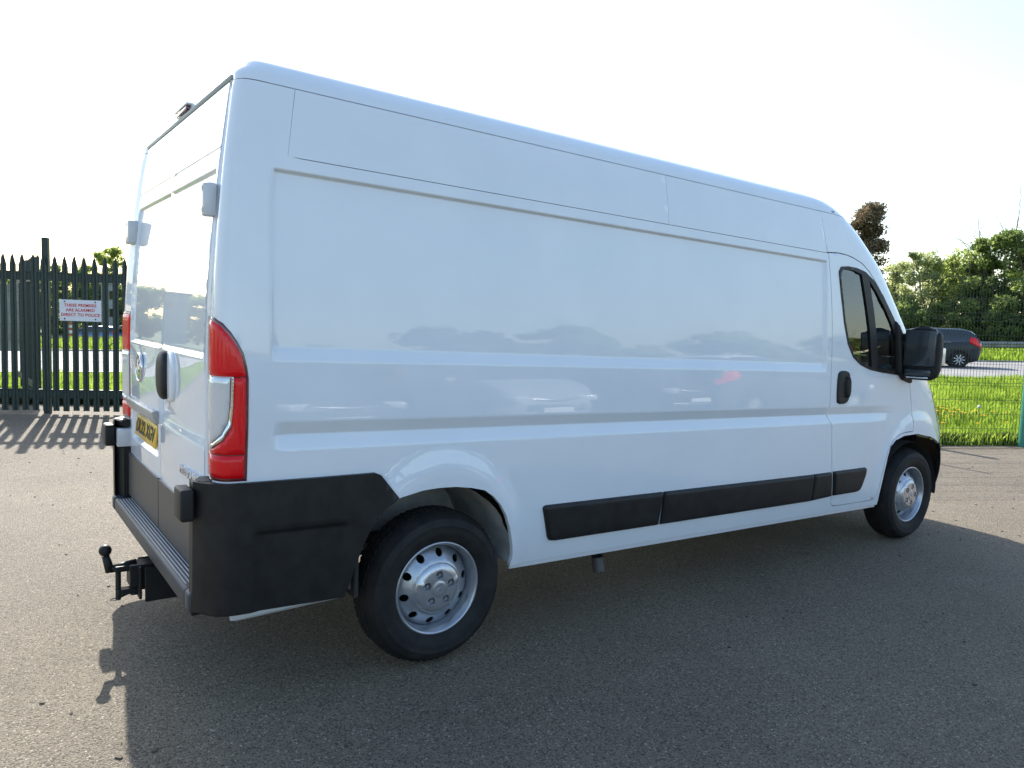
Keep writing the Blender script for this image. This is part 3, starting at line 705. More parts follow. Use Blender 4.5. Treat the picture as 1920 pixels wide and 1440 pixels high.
# door handle (right door), emblem, plate housing, plate
def blob(name, c, s, m, parent, p=2.6, nz=22, na=24, warp=None):
    bm = bmesh.new(); rows = []
    for i in range(nz+1):
        t = -pi/2+pi*i/nz; rz = abs(cos(t))**(2/p); z = (1 if sin(t) > 0 else -1)*abs(sin(t))**(2/p)
        rows.append([bm.verts.new(B((c[0]+s[0]*rz*(1 if cos(a) > 0 else -1)*abs(cos(a))**(2/p), c[1]+s[1]*rz*(1 if sin(a) > 0 else -1)*abs(sin(a))**(2/p), c[2]+s[2]*z))) for a in [2*pi*k/na for k in range(na)]])
    for i in range(nz):
        for k in range(na): bm.faces.new((rows[i][k], rows[i][(k+1) % na], rows[i+1][(k+1) % na], rows[i+1][k]))
    bmesh.ops.remove_doubles(bm, verts=bm.verts, dist=.0002); bmesh.ops.recalc_face_normals(bm, faces=bm.faces[:])
    return from_bm(name, bm, m, parent, smooth=True)
hs = blob('handle_surround', (.072, -.225, 1.17), (.022, .092, .114), M['paint'], doors[-1])
hg = blob('rear_door_handle', (.052, -.165, 1.17), (.028, .080, .108), M['black'], doors[-1])
def ring_bm(c, R, r, n=40, m=10):
    bm = bmesh.new(); rings = []
    for i in range(n):
        a = 2*pi*i/n; rings.append([bm.verts.new(B((c[0]+r*sin(b), c[1]+(R+r*cos(b))*cos(a), c[2]+(R+r*cos(b))*sin(a)))) for b in [2*pi*k/m for k in range(m)]])
    for i in range(n):
        for k in range(m): bm.faces.new((rings[i][k], rings[(i+1) % n][k], rings[(i+1) % n][(k+1) % m], rings[i][(k+1) % m]))
    bmesh.ops.recalc_face_normals(bm, faces=bm.faces[:]); return bm
em = from_bm('emblem', ring_bm((.056, .445, 1.162), .070, .008), M['chrome'], doors[1], smooth=True)
bm = bmesh.new(); add_tube(bm, B((.054, .445, 1.162)), B((.075, .445, 1.162)), .068, n=32); from_bm('emblem_disc', bm, M['grey_plastic'], em)
# winged beast on the emblem: head, body, wing, banner as raised chrome shapes
def flat_shape(pts, x0, th, c, sc):
    bm = bmesh.new(); vs = [bm.verts.new(B((x0, c[0]-p[0]*sc, c[1]+p[1]*sc))) for p in pts]; f = bm.faces.new(vs)
    r = bmesh.ops.extrude_face_region(bm, geom=[f]); bmesh.ops.translate(bm, verts=[v for v in r['geom'] if isinstance(v, bmesh.types.BMVert)], vec=(th, 0, 0)); bmesh.ops.recalc_face_normals(bm, faces=bm.faces[:]); return bm
for pts in ([(-.9, -.9), (-.5, -.2), (-.7, .3), (-.3, .8), (.1, .95), (.25, .6), (-.05, .45), (.2, .1), (.0, -.3), (.1, -1.0), (-.3, -.95)], [(.2, .1), (.6, .5), (1.0, .35), (.7, .1), (.95, -.2), (.5, -.15), (.05, -.25)], [(.15, -.4), (.8, -.55), (.6, -.8), (.15, -.75)]):
    from_bm('emblem_figure', flat_shape(pts, .051, .005, (.445, 1.162), .052), M['chrome'], em)
bm = box_bm((.060, .412, .953), (.040, .755, .062), .012, 3)
for v in bm.verts:
    if v.co.z < .95: v.co.x += .012
    v.co = B(v.co)
from_bm('plate_light_housing', bm, M['housing'], doors[1], angle=40)
bm = box_bm((.074, .372, .848), (.008, .53, .112), .003, 2)
TL = Matrix.Translation((.074, .372, .848)) @ Matrix.Rotation(radians(6), 4, 'Y') @ Matrix.Translation((-.074, -.372, -.848))
for v in bm.verts: v.co = B(TL @ v.co)
plate = from_bm('number_plate', bm, M['yellow_plate'], doors[1], angle=40)
def text_mesh(name, body, size, m, parent, M4, warpB=True, ext=.001, offset=0., space=1.0, bold=.0, xscale=1.):
    cu = bpy.data.curves.new(name, 'FONT'); cu.body = body; cu.size = size; cu.align_x = 'CENTER'; cu.align_y = 'CENTER'; cu.extrude = ext; cu.offset = offset; cu.space_character = space; cu.resolution_u = 3; cu.space_line = 1.15
    to = bpy.data.objects.new('tmp', cu); COL.objects.link(to); dg = bpy.context.evaluated_depsgraph_get(); dg.update()
    me = bpy.data.meshes.new_from_object(to.evaluated_get(dg)); bpy.data.objects.remove(to)
    me.materials.clear()
    for v in me.vertices:
        p = Vector((v.co.x*xscale, v.co.y, v.co.z)); p = M4 @ p; v.co = B(p) if warpB else p
    me.update(); return link(name, me, m, parent)
# text frame on the rear face: x_text -> -Y (seen from behind), y_text -> Z, z_text -> -X
def rear_text(x, y, z): return Matrix(((0, 0, -1, x), (-1, 0, 0, y), (0, 1, 0, z), (0, 0, 0, 1)))
text_mesh('plate_lettering', 'DL22 XGV', .098, M['print_black'], plate, TL @ rear_text(.0688, .372, .848), offset=.0022, space=1.02, xscale=1.02)
text_mesh('model_lettering', 'MOVANO', .052, M['chrome'], doors[-1], rear_text(.056, -.635, .805), ext=.004, offset=.0016, space=1.5, xscale=1.1)
# ---- tow hitch
bm = bmesh.new()
add_box(bm, (.03, 0, .30), (.20, .10, .10)); add_box(bm, (.055, -.09, .265), (.14, .008, .16)); add_box(bm, (.055, .09, .265), (.14, .008, .16)); add_box(bm, (-.03, 0, .27), (.012, .15, .15)); add_box(bm, (.12, 0, .31), (.10, 1.2, .07))
bmesh.ops.bevel(bm, geom=bm.edges[:], offset=.003, segments=1, affect='EDGES')
hitch = from_bm('tow_hitch', bm, M['black'], van)
bm = bmesh.new(); add_tube(bm, (-.036, 0, .345), (-.145, 0, .335), .022, .018, 14); add_tube(bm, (-.145, 0, .325), (-.163, 0, .40), .020, .016, 14)
bmesh.ops.create_uvsphere(bm, u_segments=20, v_segments=14, radius=.027, matrix=Matrix.Translation((-.164, 0, .425))); from_bm('tow_ball', bm, M['black'], hitch, smooth=True)
bm = bmesh.new(); add_box(bm, (-.085, -.0, .335), (.085, .06, .026)); add_box(bm, (-.075, 0, .225), (.085, .05, .022)); add_tube(bm, (-.112, 0, .34), (-.112, 0, .185), .012, n=10); add_tube(bm, (-.045, 0, .33), (-.045, 0, .20), .02, n=8); add_tube(bm, (-.06, 0, .22), (-.11, 0, .205), .014, n=8)
bmesh.ops.bevel(bm, geom=[e for e in bm.edges if len(e.link_faces) == 2 and e.calc_face_angle(0) > .9], offset=.003, segments=1, affect='EDGES'); from_bm('tow_jaw', bm, M['black'], hitch)
bm = bmesh.new()
for k in range(12):
    a0 = 2*pi*k/12; a1 = 2*pi*(k+1)/12; c = Vector((-.128, 0, .19)); add_tube(bm, c+Vector((.018*cos(a0), .014*sin(a0), 0)), c+Vector((.018*cos(a1), .014*sin(a1), 0)), .0025, n=6)
from_bm('pin_clip', bm, M['galv'], hitch)
# ---- underside
bm = bmesh.new()
add_box(bm, (2.95, 0, .49), (5.1, 1.25, .02)); add_box(bm, (2.95, .83, .47), (3.0, .24, .02)); add_box(bm, (2.95, -.83, .47), (3.0, .24, .02))
add_box(bm, (.33, 0, .46), (.5, 1.7, .02))
for s in (-1, 1): add_box(bm, (2.9, s*.45, .43), (5.0, .08, .10))
add_box(bm, (5.56, 0, .62), (.03, 1.5, .6)); add_tube(bm, (1.015, -.8, .335), (1.015, .8, .335), .045, n=12); add_tube(bm, (5.05, -.8, .335), (5.05, .8, .335), .03, n=12)
add_box(bm, (4.9, 0, .42), (.9, .9, .25)); add_box(bm, (2.0, .2, .36), (.9, .4, .18))
from_bm('underbody', bm, M['under'], van)
from_bm('spare_wheel', lathe_bm([(.10, .26), (.30, .26), (.33, .30), (.33, .42), (.10, .44)], 32, axis='Z', c=(.52, -.25, 0)), M['rubber'], van, angle=40)
bm = bmesh.new(); pts = [Vector((2.55, -.45, .33)), Vector((2.3, -.55, .33)), Vector((2.16, -.72, .31)), Vector((2.115, -.80, .26)), Vector((2.115, -.82, .19))]
for a, b in zip(pts, pts[1:]): add_tube(bm, a, b, .033, n=16, cap=False)
from_bm('exhaust_pipe', bm, M['exhaust'], van, smooth=True)
for s in (-1, 1):
    bm = bmesh.new(); vs = [bm.verts.new(B(p)) for p in ((.12, s*.985, .345), (.57, s*.985, .342), (.58, s*.955, .322), (.15, s*.955, .300), (.125, s*.965, .308))]; bm.faces.new(vs)
    r = bmesh.ops.extrude_face_region(bm, geom=bm.faces[:]); bmesh.ops.translate(bm, verts=[v for v in r['geom'] if isinstance(v, bmesh.types.BMVert)], vec=(0, -s*.02, .01)); bmesh.ops.recalc_face_normals(bm, faces=bm.faces[:])
    from_bm('sill_flange', bm, M['paint'], van)
    # sill lower flange
    bm = bmesh.new(); add_box(bm, B((3.0, s*.968, .345)), (3.2, .012, .03), Matrix.Rotation(RK, 3, 'Y')); from_bm('sill_seam', bm, M['zinc'], van)
    # wheel arch liners
    for cx, R_, y0 in ((1.0, .405, .52), (5.03, .425, .50)):
        bm = bmesh.new(); N_ = 26; ra = []; rb_ = []
        for k in range(N_+1):
            a = pi*k/N_; zz = .36+R_*sin(a)*1.0; 
            bump_ = .010*(k % 4 == 0)
            ra.append(bm.verts.new(B((cx+(R_-bump_)*cos(a), s*.988, zz)))); rb_.append(bm.verts.new(B((cx+(R_-bump_)*cos(a), s*y0, zz))))
        for k in range(N_): bm.faces.new((ra[k], ra[k+1], rb_[k+1], rb_[k]))
        c0 = bm.verts.new(B((cx, s*y0, .36)))
        for k in range(N_): bm.faces.new((rb_[k], rb_[k+1], c0))
        from_bm('arch_liner', bm, M['liner'] if cx < 2 else M['under'], van, angle=30)
for s in (-1, 1):
    for x_ in (.595,): from_bm('arch_end', box_bm((.37, s*.80, .56), (.48, .02, .42), .004, 1), M['under'], van); from_bm('gap_screen', box_bm((x_+.03, s*.72, .56), (.02, .52, .38), .004, 1), M['under'], van)  # added dark plates that hide sunlit ground seen past the rear tyre
# ---- interior
bm = bmesh.new()
add_box(bm, B((3.93, 0, 1.4)), (.03, 1.84, 1.86)); from_bm('bulkhead', bm, M['inner'], van)
bm = bmesh.new(); add_box(bm, B((4.65, 0, .62)), (1.5, 1.7, .03)); from_bm('cab_floor', bm, M['under'], van)
for y in (-.62, .12, .62):
    bm = box_bm(B((4.33, y, .95)), (.5, .46, .16), .05, 3); 
    b2 = Matrix.Rotation(radians(-12), 3, 'Y'); add_box(bm, B((4.10, y, 1.30)), (.12, .44, .62), b2); add_box(bm, B((4.02, y, 1.68)), (.09, .26, .17), b2); add_box(bm, B((4.33, y, .76)), (.4, .36, .26))
    bmesh.ops.bevel(bm, geom=[e for e in bm.edges if e.calc_length() > .2], offset=.03, segments=2, affect='EDGES'); from_bm('seat', bm, M['seat'], van, angle=45)
bm = box_bm(B((5.05, 0, 1.20)), (.42, 1.62, .28), .06, 3); from_bm('dashboard', bm, M['dash'], van, angle=40)
bm = bmesh.new(); sw = ring_bm((0, 0, 0), .19, .014, 32, 8)
for v in sw.verts: v.co.z += RK*0
RM = Matrix.Translation(B((4.78, -.50, 1.27))) @ Matrix.Rotation(radians(-35), 4, 'Y')
for v in sw.verts: v.co = RM @ v.co
bm.free(); add_tube(sw, RM @ Vector((0, -.18, 0)), RM @ Vector((0, .18, 0)), .02, n=8); from_bm('steering_wheel', sw, M['dash'], van, smooth=True)
# ---- wheels
def make_wheel():
    e = bpy.data.objects.new('wheel', None); COL.objects.link(e); e.empty_display_size = .1
    # local frame: -Y is outwards, Y=0 outer rim flange
    R, Wd = .341, .215
    prof = [(.2065, -.002), (.214, -.010), (.232, -.020), (.240, -.0225), (.243, -.0245), (.262, -.0265), (.280, -.0255), (.283, -.0272), (.286, -.0250), (.292, -.024), (.312, -.014), (.326, .004), (.336, .022), (.3395, .045), (.341, .085), (.3395, .125), (.336, .150), (.326, .168), (.306, .184), (.26, .19), (.22, .175), (.2065, .165)]
    bm = lathe_bm(prof, 128)
    # tread blocks: cut shallow grooves by pushing alternate crown verts in
    bm.verts.ensure_lookup_table(); n = 128
    for j, (r, a) in enumerate(prof):
        for i in range(n):
            v = bm.verts[j*n+i]
            if 11 <= j <= 12 or 16 <= j <= 17:
                if i % 2 == 0: s = (r-.0075)/r; v.co.x *= s; v.co.z *= s
    from_bm('tyre', bm, M['rubber'], e, angle=35)
    bm = bmesh.new(); 
    for a_, r_0 in ((.055, .3418), (.085, .3425), (.115, .3418)):
        for i in range(64):
            if True:
                t = 2*pi*(i+(.5 if a_ == .085 else 0))/64; c = Vector(((r_0-.004)*cos(t), a_, (r_0-.004)*sin(t)))
                m3 = Matrix.Rotation(-t+pi/2, 3, 'Y') @ Matrix.Rotation(.35 if a_ != .085 else -.2, 3, 'Z'); add_box(bm, c, (.024, .022, .010), m3)
    tr_ = from_bm('tread_blocks', bm, M['rubber'], e); tr_['kind'] = 'stuff'
    # rim: flange + barrel + dished disc with ten holes
    bm = lathe_bm([(.200, .010), (.2085, .004), (.2095, -.003), (.206, -.008), (.200, -.008), (.195, -.002), (.1925, .010), (.188, .016), (.186, .028), (.183, .060), (.181, .11), (.17, .16)], 72)
    rim = from_bm('rim', bm, M['steel'], e, smooth=True)
    circ = lambda cx, cz, r, n: [(cx+r*cos(2*pi*k/n), cz+r*sin(2*pi*k/n)) for k in range(n)]
    holes = [circ(.152*cos(2*pi*(k+.3)/10), .152*sin(2*pi*(k+.3)/10), .0175, 14) for k in range(10)]
    g = np.arange(-.18, .181, .014)
    def disc(V):
        r = np.hypot(V[:, 0], V[:, 1]); y = np.interp(r, [0, .116, .120, .126, .132, .150, .166, .174, .182], [.002, .002, .004, .010, .016, .028, .040, .048, .060])
        return np.stack([V[:, 0], y, V[:, 1]], -1)
    panel('rim_disc', circ(0, 0, .1815, 72), holes, xs=g, zs=g, step=.012, fn=disc, mat_=M['steel'], parent=e, lip=.008, lipdir=(0, 1, 0), flip=False, border=.3)
    # hub cap with five bolt openings
    bh = [circ(.062*cos(2*pi*k/5+.3), .062*sin(2*pi*k/5+.3), .0185, 14) for k in range(5)]
    def cap(V):
        r = np.hypot(V[:, 0], V[:, 1]); a = np.arctan2(V[:, 1], V[:, 0]); y = np.interp(r, [0, .030, .036, .055, .085, .098, .110, .118], [-.020, -.020, -.0165, -.0165, -.0145, -.010, -.003, .010])
        spoke = np.clip(1-abs(((a-.3)/(2*pi/5)+.5) % 1-.5)*7, 0, 1)*sm(.07, .085, r)*(1-sm(.11, .117, r)); return np.stack([V[:, 0], y-.003*spoke, V[:, 1]], -1)
    g = np.arange(-.12, .121, .006)
    panel('hub_cap', circ(0, 0, .1175, 64), bh, xs=g, zs=g, step=.007, fn=cap, mat_=M['silver_plastic'], parent=e, lip=.012, lipdir=(0, 1, 0), border=.3)
    for k in range(5):
        c = Vector((.062*cos(2*pi*k/5+.3), 0, .062*sin(2*pi*k/5+.3))); bm = bmesh.new()
        add_tube(bm, c+Vector((0, -.002, 0)), c+Vector((0, -.014, 0)), .0095, .0085, n=6); from_bm('wheel_bolt', bm, M['steel'], e)
    bm = lathe_bm([(.09, .004), (.001, .004)], 24); from_bm('hub', bm, M['dark_hole'], e)
    bm = lathe_bm([(.178, .115), (.15, .13), (.10, .11), (.03, .11), (.001, .11)], 40); from_bm('brake_drum', bm, M['dark_hole'], e)
    bm = flat_shape([(-1, -.3), (0, .5), (1, -.3), (.6, -.3), (0, .15), (-.6, -.3)], 0, .003, (0, 0), .016)
    for v in bm.verts: v.co = Vector((-v.co.y, -.0235+(.0 if v.co.x < .001 else .004), v.co.z-RK*3))
    from_bm('cap_emblem', bm, M['steel'], e)
    return e
def copy_tree(o, parent=None):
    c = o.copy(); COL.objects.link(c); c.parent = parent
    for ch in list(o.children): copy_tree(ch, c)
    return c
wheel = make_wheel(); wheel.parent = van; wheel.location = (1.015, -.972, .341); wheel.rotation_euler = (0, radians(0), 0)
for (x, y, rz, ry) in ((5.05, -.985, 0, 20), (1.015, .972, pi, 0), (5.05, .985, pi, 0)):
    c = copy_tree(wheel, van); c.location = (x, y, .341); c.rotation_euler = (0, radians(ry), rz)

# ------------------------------------------------------------------ generic car (hatchback / small van)
def make_car(name, label, cat, loc, rz, paint, L=3.95, Wd=1.70, H=1.47, front='hatch', group=None, plate='white'):
    t = thing(name, label, cat, loc, rz, group)
    hl = L/2; hw = Wd/2
    if front == 'hatch':
        X = np.array([-1, -.985, -.95, -.88, -.80, -.66, -.5, -.2, .1, .30, .42, .60, .80, .92, .98, 1.])*hl
        zb = [.62, .45, .30, .24, .20, .2, .2, .2, .2, .2, .2, .2, .22, .26, .34, .45]
        zt = [.86, 1.00, 1.12, 1.28, 1.40, 1.46, 1.47, 1.47, 1.44, 1.36, 1.22, .98, .90, .80, .70, .60]
        zs_ = [.80, .92, .98, 1.0, .99, .98, .96, .93, .91, .90, .90, .88, .82, .74, .66, .58]
    else:
        X = np.array([-1, -.99, -.97, -.93, -.85, -.66, -.5, -.2, .1, .26, .40, .58, .80, .92, .98, 1.])*hl
        zb = [.5, .4, .32, .28, .24, .24, .24, .24, .24, .24, .24, .24, .26, .3, .38, .5]
        zt = [1.3, 1.42, 1.46, 1.47, 1.47, 1.47, 1.47, 1.47, 1.46, 1.40, 1.25, 1.05, .98, .92, .84, .70]
        zs_ = [.95, .95, .95, .95, .95, .95, .95, .94, .93, .92, .92, .92, .90, .86, .80, .68]
    k = H/1.47; wx = np.interp(np.abs(X/hl), [0, .6, .85, .95, 1], [1, 1, .95, .84, .66])
    rows = []
    for i, x in enumerate(X):
        w = hw*wx[i]; b, s_, tp = zb[i]*k, zs_[i]*k, zt[i]*k
        roofw = w*(1-.20*min(1, max(0, (tp-s_)/.45)))-.01
        prof = [(0, b), (w*.8, b), (w*.96, b+.06), (w, b+(s_-b)*.4), (w*.995, b+(s_-b)*.8), (w*.97, s_), (w*.97-(w*.97-roofw)*.5, s_+(tp-s_)*.5), (roofw, tp-(tp-s_)*.1-.0), (roofw*.9, tp-.01*(tp-s_ > .05)), (roofw*.5, tp+.008), (0, tp+.012)]
        rows.append([(x, p[0], p[1]) for p in prof])
    nC = len(rows[0]); bm = bmesh.new(); VV = [[[bm.verts.new((p[0], s*p[1], p[2])) for p in r] for r in rows] for s in (1, -1)]
    bmg = []
    for s in (0, 1):
        for i in range(len(rows)-1):
            for j in range(nC-1):
                q = [VV[s][i][j], VV[s][i+1][j], VV[s][i+1][j+1], VV[s][i][j+1]]; f = bm.faces.new(q if s else q[::-1])
                hgt = zt[i]-zs_[i] > .2 and zt[i+1]-zs_[i+1] > .2
                side = j in (5, 6) and hgt; f.material_index = 1 if side else 0
                if j >= 7:
                    sl = abs(zt[i+1]-zt[i])/max(1e-3, abs(X[i+1]-X[i])); mid_ = (zt[i]+zt[i+1])/2
                    if sl > .35 and mid_ > 1.02: f.material_index = 1
    for s in (0, 1):
        for i in (0, len(rows)-1):
            vs_ = VV[s][i]
            try: bm.faces.new(vs_ if (s == 0) == (i == 0) else vs_[::-1])
            except ValueError: pass
    bmesh.ops.remove_doubles(bm, verts=bm.verts, dist=.001); bmesh.ops.recalc_face_normals(bm, faces=bm.faces[:])
    body = from_bm('body', bm, None, t, angle=35); body.data.materials.append(paint); body.data.materials.append(M['car_glass'])
    wr = .31
    for sx in (-.63, .63):
        for s in (-1, 1):
            we = bpy.data.objects.new('wheel', None); COL.objects.link(we); we.parent = t; we.location = (sx*hl, s*(hw-.19), wr); we.rotation_euler[2] = 0 if s < 0 else pi
            bm = lathe_bm([(.2, -.175), (.24, -.19), (.29, -.185), (.31, -.165), (.31, -.02), (.2, 0)], 32); from_bm('tyre', bm, M['rubber'], we, angle=40)
            bm = lathe_bm([(.205, -.178), (.195, -.180), (.19, -.165), (.06, -.155), (.05, -.17), (.001, -.172)], 32); from_bm('rim', bm, M['dark_hole'], we, angle=40)
            for kk in range(9):
                a = 2*pi*kk/9; bm = bmesh.new(); add_box(bm, (.115*cos(a), -.176, .115*sin(a)), (.16, .014, .026), Matrix.Rotation(-a, 3, 'Y')); from_bm('spoke', bm, M['spoke'], we)
    # arches: dark lips
    for sx in (-.63, .63):
        for s in (-1, 1):
            bm = bmesh.new(); c = Vector((sx*hl, s*(hw*.985), wr)); prev = None
            for kk in range(13):
                a = pi*kk/12; p = c+Vector((.355*cos(a), .02*s, .355*sin(a))); q = c+Vector((.30*cos(a), .02*s, .30*sin(a))); v1, v2 = bm.verts.new(p), bm.verts.new(q)
                if prev: bm.faces.new((prev[0], v1, v2, prev[1]))
                prev = (v1, v2)
            r = bmesh.ops.extrude_face_region(bm, geom=bm.faces[:]); bmesh.ops.translate(bm, verts=[v for v in r['geom'] if isinstance(v, bmesh.types.BMVert)], vec=(0, -s*.1, 0)); bmesh.ops.recalc_face_normals(bm, faces=bm.faces[:]); from_bm('wheel_arch', bm, M['dark_hole'], t)
    for s in (-1, 1):
        zf = .68*k if front == 'hatch' else .78*k
        from_bm('headlight', box_bm((hl*.93, s*hw*.68, zf), (.26, .34, .13), .04, 3, rot=Matrix.Rotation(-s*.35, 3, 'Z')), M['clear_lens'], t, angle=40)
        pts = [(-hl*.985, s*hw*.80, .78*k), (-hl*.86, s*hw*.985, .90*k), (-hl*.80, s*hw*.985, .99*k), (-hl*.83, s*hw*.93, 1.16*k), (-hl*.90, s*hw*.82, 1.12*k), (-hl*.985, s*hw*.66, .92*k)]
        bm = bmesh.new(); bmesh.ops.convex_hull(bm, input=[bm.verts.new((p[0]-.015+d, p[1]+s*(.012-d*.4), p[2])) for p in pts for d in (0, .08)]); bmesh.ops.bevel(bm, geom=bm.edges[:], offset=.006, segments=1, affect='EDGES')
        from_bm('rear_lamp', bm, M['red_lens'], t, angle=40)
        from_bm('door_mirror', box_bm((hl*.25, s*(hw+.07), .96*k), (.12, .2, .13), .04, 3), paint, t, angle=40)
        from_bm('sill_line', box_bm((-.0, s*(hw*.985), .955*k), (L*.48, .012, .012), .003, 1), M['chrome'], t)
        for xd in (-.02, .30 if front != 'hatch' else -.33):
            bm = bmesh.new(); add_box(bm, (xd*L*.55, s*(hw+.001), .62*k), (.006, .004, .55*k)); from_bm('door_gap', bm, M['dark_hole'], t)
    from_bm('grille', box_bm((hl*.985, 0, .50*k), (.06, Wd*.62, .18), .03, 2), M['black'], t, angle=40)
    for nm_, zz_, wy_, rr_ in (('grille_bar', .66*k, Wd*.27, .022), ('bumper_strip', .34*k, Wd*.36, .034)):
        bm = bmesh.new(); prev = None
        for kk in range(13):
            yy_ = wy_*(kk/6-1); p_ = Vector((hl*1.0+.03-.10*(yy_/wy_)**2, yy_, zz_+.03*(yy_/wy_)**2))
            if prev: add_tube(bm, prev, p_, rr_, n=12, cap=False)
            prev = p_
        from_bm(nm_, bm, M['chrome_soft'], t, smooth=True)
    from_bm('number_plate', box_bm((hl*1.025, 0, .45*k), (.01, .52, .11), .003, 1), M['white_plate'], t)
    from_bm('number_plate', box_bm((-hl*1.005, 0, .72*k), (.01, .52, .11), .003, 1), M['yellow_plate'], t)
    return t
P = lambda n, c, r=.35: mat(n, c, r, spec=.4, coat=.5, coat_rough=.05)
CARS = [('parked_car', 'silver hatchback with chrome bumper strip, facing the white van across the yard', (6.25, -8.6, 0), radians(93), P('silver_paint', (.30, .31, .33)), 4.0, 1.74, 1.50, 'hatch'),
        ('parked_car', 'black hatchback with white front plate, parked facing the rear corner of the van', (2.9, -8.4, 0), radians(90), P('black_paint', (.02, .02, .022)), 4.1, 1.76, 1.48, 'hatch'),
        ('parked_car', 'dark grey estate car parked side-on beyond the silver hatchback', (12.9, -7.9, 0), radians(8), P('grey_paint', (.05, .055, .06)), 4.4, 1.8, 1.5, 'hatch'),
        ('parked_van', 'small white delivery van parked facing the yard at its far edge', (16.2, -11.5, 0), radians(96), P('white_car_paint', (.7, .7, .7)), 4.4, 1.8, 1.85, 'van'),
        ('parked_car', 'dark maroon hatchback parked beyond the grey estate car', (10.3, -9.6, 0), radians(90), P('maroon_paint', (.05, .012, .012)), 4.0, 1.72, 1.5, 'hatch')]
for n_, lb, lc, rz, pm, L_, W_, H_, fr in CARS: make_car(n_, lb, 'van' if fr == 'van' else 'car', lc, rz, pm, L_, W_, H_, fr)

# ------------------------------------------------------------------ terrain
FENCE = [(-14, 16.6), (-1.5, 10.7), (-.30, 10.1), (1.9, 9.2), (4.2, 6.9), (6.6, 3.0), (8.9, 1.83), (11.43, .70), (14.0, -.45), (22, -4.2)]
FX = np.array(FENCE)
def hv(x, y):
    """ground height: the land beyond the fence is level while the yard is slightly canted"""
    x = np.asarray(x, float); y = np.asarray(y, float); d = y-np.interp(x, FX[:, 0], FX[:, 1]); d = np.where(x > 22, y+4.2+.52*(x-22), d)
    s_ = (x+.66)*.8145-(y+3.82)*.5802; dep = (x+.66)*.5802+(y+3.82)*.8145
    return (.022*np.clip(s_, -60, 60)-.75*sm(42, 56, dep)*sm(5, -15, s_))*sm(.8, 6, d)
def hgt(x, y): return float(hv(x, y))
bm = bmesh.new()
gx = np.unique(np.concatenate([np.arange(-12, 40, .8), np.arange(-60, 140, 4.), np.arange(-400, 600, 50.)])); gy = np.unique(np.concatenate([np.arange(-8, 26, .8), np.arange(-60, 100, 3.), np.arange(-400, 700, 50.)]))
VV = [[bm.verts.new((x, y, hgt(x, y)-.012)) for x in gx] for y in gy]
for j in range(len(gy)-1):
    for i in range(len(gx)-1): bm.faces.new((VV[j][i], VV[j][i+1], VV[j+1][i+1], VV[j+1][i]))
tag(from_bm('ground', bm, M['soil'], smooth=True), 'rough grassy ground spreading to the horizon', kind='structure')
def sheet(name, pts, z, m, label, th=0):
    bm = bmesh.new(); bm.faces.new([bm.verts.new((p[0], p[1], z)) for p in pts])
    bmesh.ops.triangulate(bm, faces=bm.faces[:]); return tag(from_bm(name, bm, m), label, kind='structure')
sheet('yard', [(-60, -60), (60, -60), (60, -16.0), (22, -4.1)]+[(p[0], p[1]+.05) for p in FENCE[::-1][1:]]+[(-60, 30)], .0, M['asphalt'], 'worn asphalt yard')
def sheet_h(name, pts, dz, m, label):
    bm = bmesh.new(); bm.faces.new([bm.verts.new((p[0], p[1], hgt(p[0], p[1])+dz)) for p in pts]); bmesh.ops.triangulate(bm, faces=bm.faces[:]); return tag(from_bm(name, bm, m), label, kind='structure')
def ribbon(name, pts, w0, w1, dz, m, label, th=0):
    """strip following a polyline between offsets w0..w1"""
    P_ = [Vector(p) for p in pts]; bm = bmesh.new(); prev = None
    for i, p in enumerate(P_):
        d = (P_[min(i+1, len(P_)-1)]-P_[max(i-1, 0)]).normalized(); n = Vector((-d.y, d.x)); a_, b_ = p+n*w0, p+n*w1
        v = [bm.verts.new((a_.x, a_.y, hgt(*a_)+dz)), bm.verts.new((b_.x, b_.y, hgt(*b_)+dz))]
        if prev: bm.faces.new((prev[0], v[0], v[1], prev[1]))
        prev = v
    if th:
        r = bmesh.ops.extrude_face_region(bm, geom=bm.faces[:]); bmesh.ops.translate(bm, verts=[v for v in r['geom'] if isinstance(v, bmesh.types.BMVert)], vec=(0, 0, -th)); bmesh.ops.recalc_face_normals(bm, faces=bm.faces[:])
    return tag(from_bm(name, bm, m), label, kind='structure')
def densify(pts, step=3.):
    out = []
    for a_, b_ in zip(pts, pts[1:]):
        a_, b_ = Vector(a_), Vector(b_); n = max(1, int((b_-a_).length/step)); out += [tuple(a_.lerp(b_, k/n)) for k in range(n)]
    return out+[pts[-1]]
NEAR = densify([(-50, 40.5), (-8, 23.4), (.37, 19.7), (2.3, 18.8), (14, 13.0), (24, 5.8), (34, -3.0), (60, -27)])
FARE = densify([(-50, 62), (-8, 41), (1.1, 36), (34.3, 12.5), (37.2, 10.2), (66, -15)])
def nearY(x): a_ = np.array(NEAR); return np.interp(x, a_[:, 0], a_[:, 1])
def farY(x): a_ = np.array(FARE); return np.interp(x, a_[:, 0], a_[:, 1])
bm = bmesh.new(); xs_ = np.arange(-48, 60, 2.); rows_ = []
for x in xs_: rows_.append([bm.verts.new((x, nearY(x)*(1-t)+farY(x)*t, hgt(x, nearY(x)*(1-t)+farY(x)*t)+.012)) for t in np.linspace(0, 1, 7)])
for i in range(len(rows_)-1):
    for k in range(6): bm.faces.new((rows_[i][k], rows_[i+1][k], rows_[i+1][k+1], rows_[i][k+1]))
tag(from_bm('road', bm, M['road'], smooth=True), 'pale grey road beyond the fence', kind='structure')
ribbon('road_marking', NEAR, .35, .50, .02, M['paintline'], 'white edge line of the road')
ribbon('kerb', NEAR, -.14, 0, .08, M['galv'], 'concrete kerb along the road', .2)
ribbon('kerb', FARE, 0, .14, .08, M['galv'], 'concrete kerb along the far side of the road', .2)
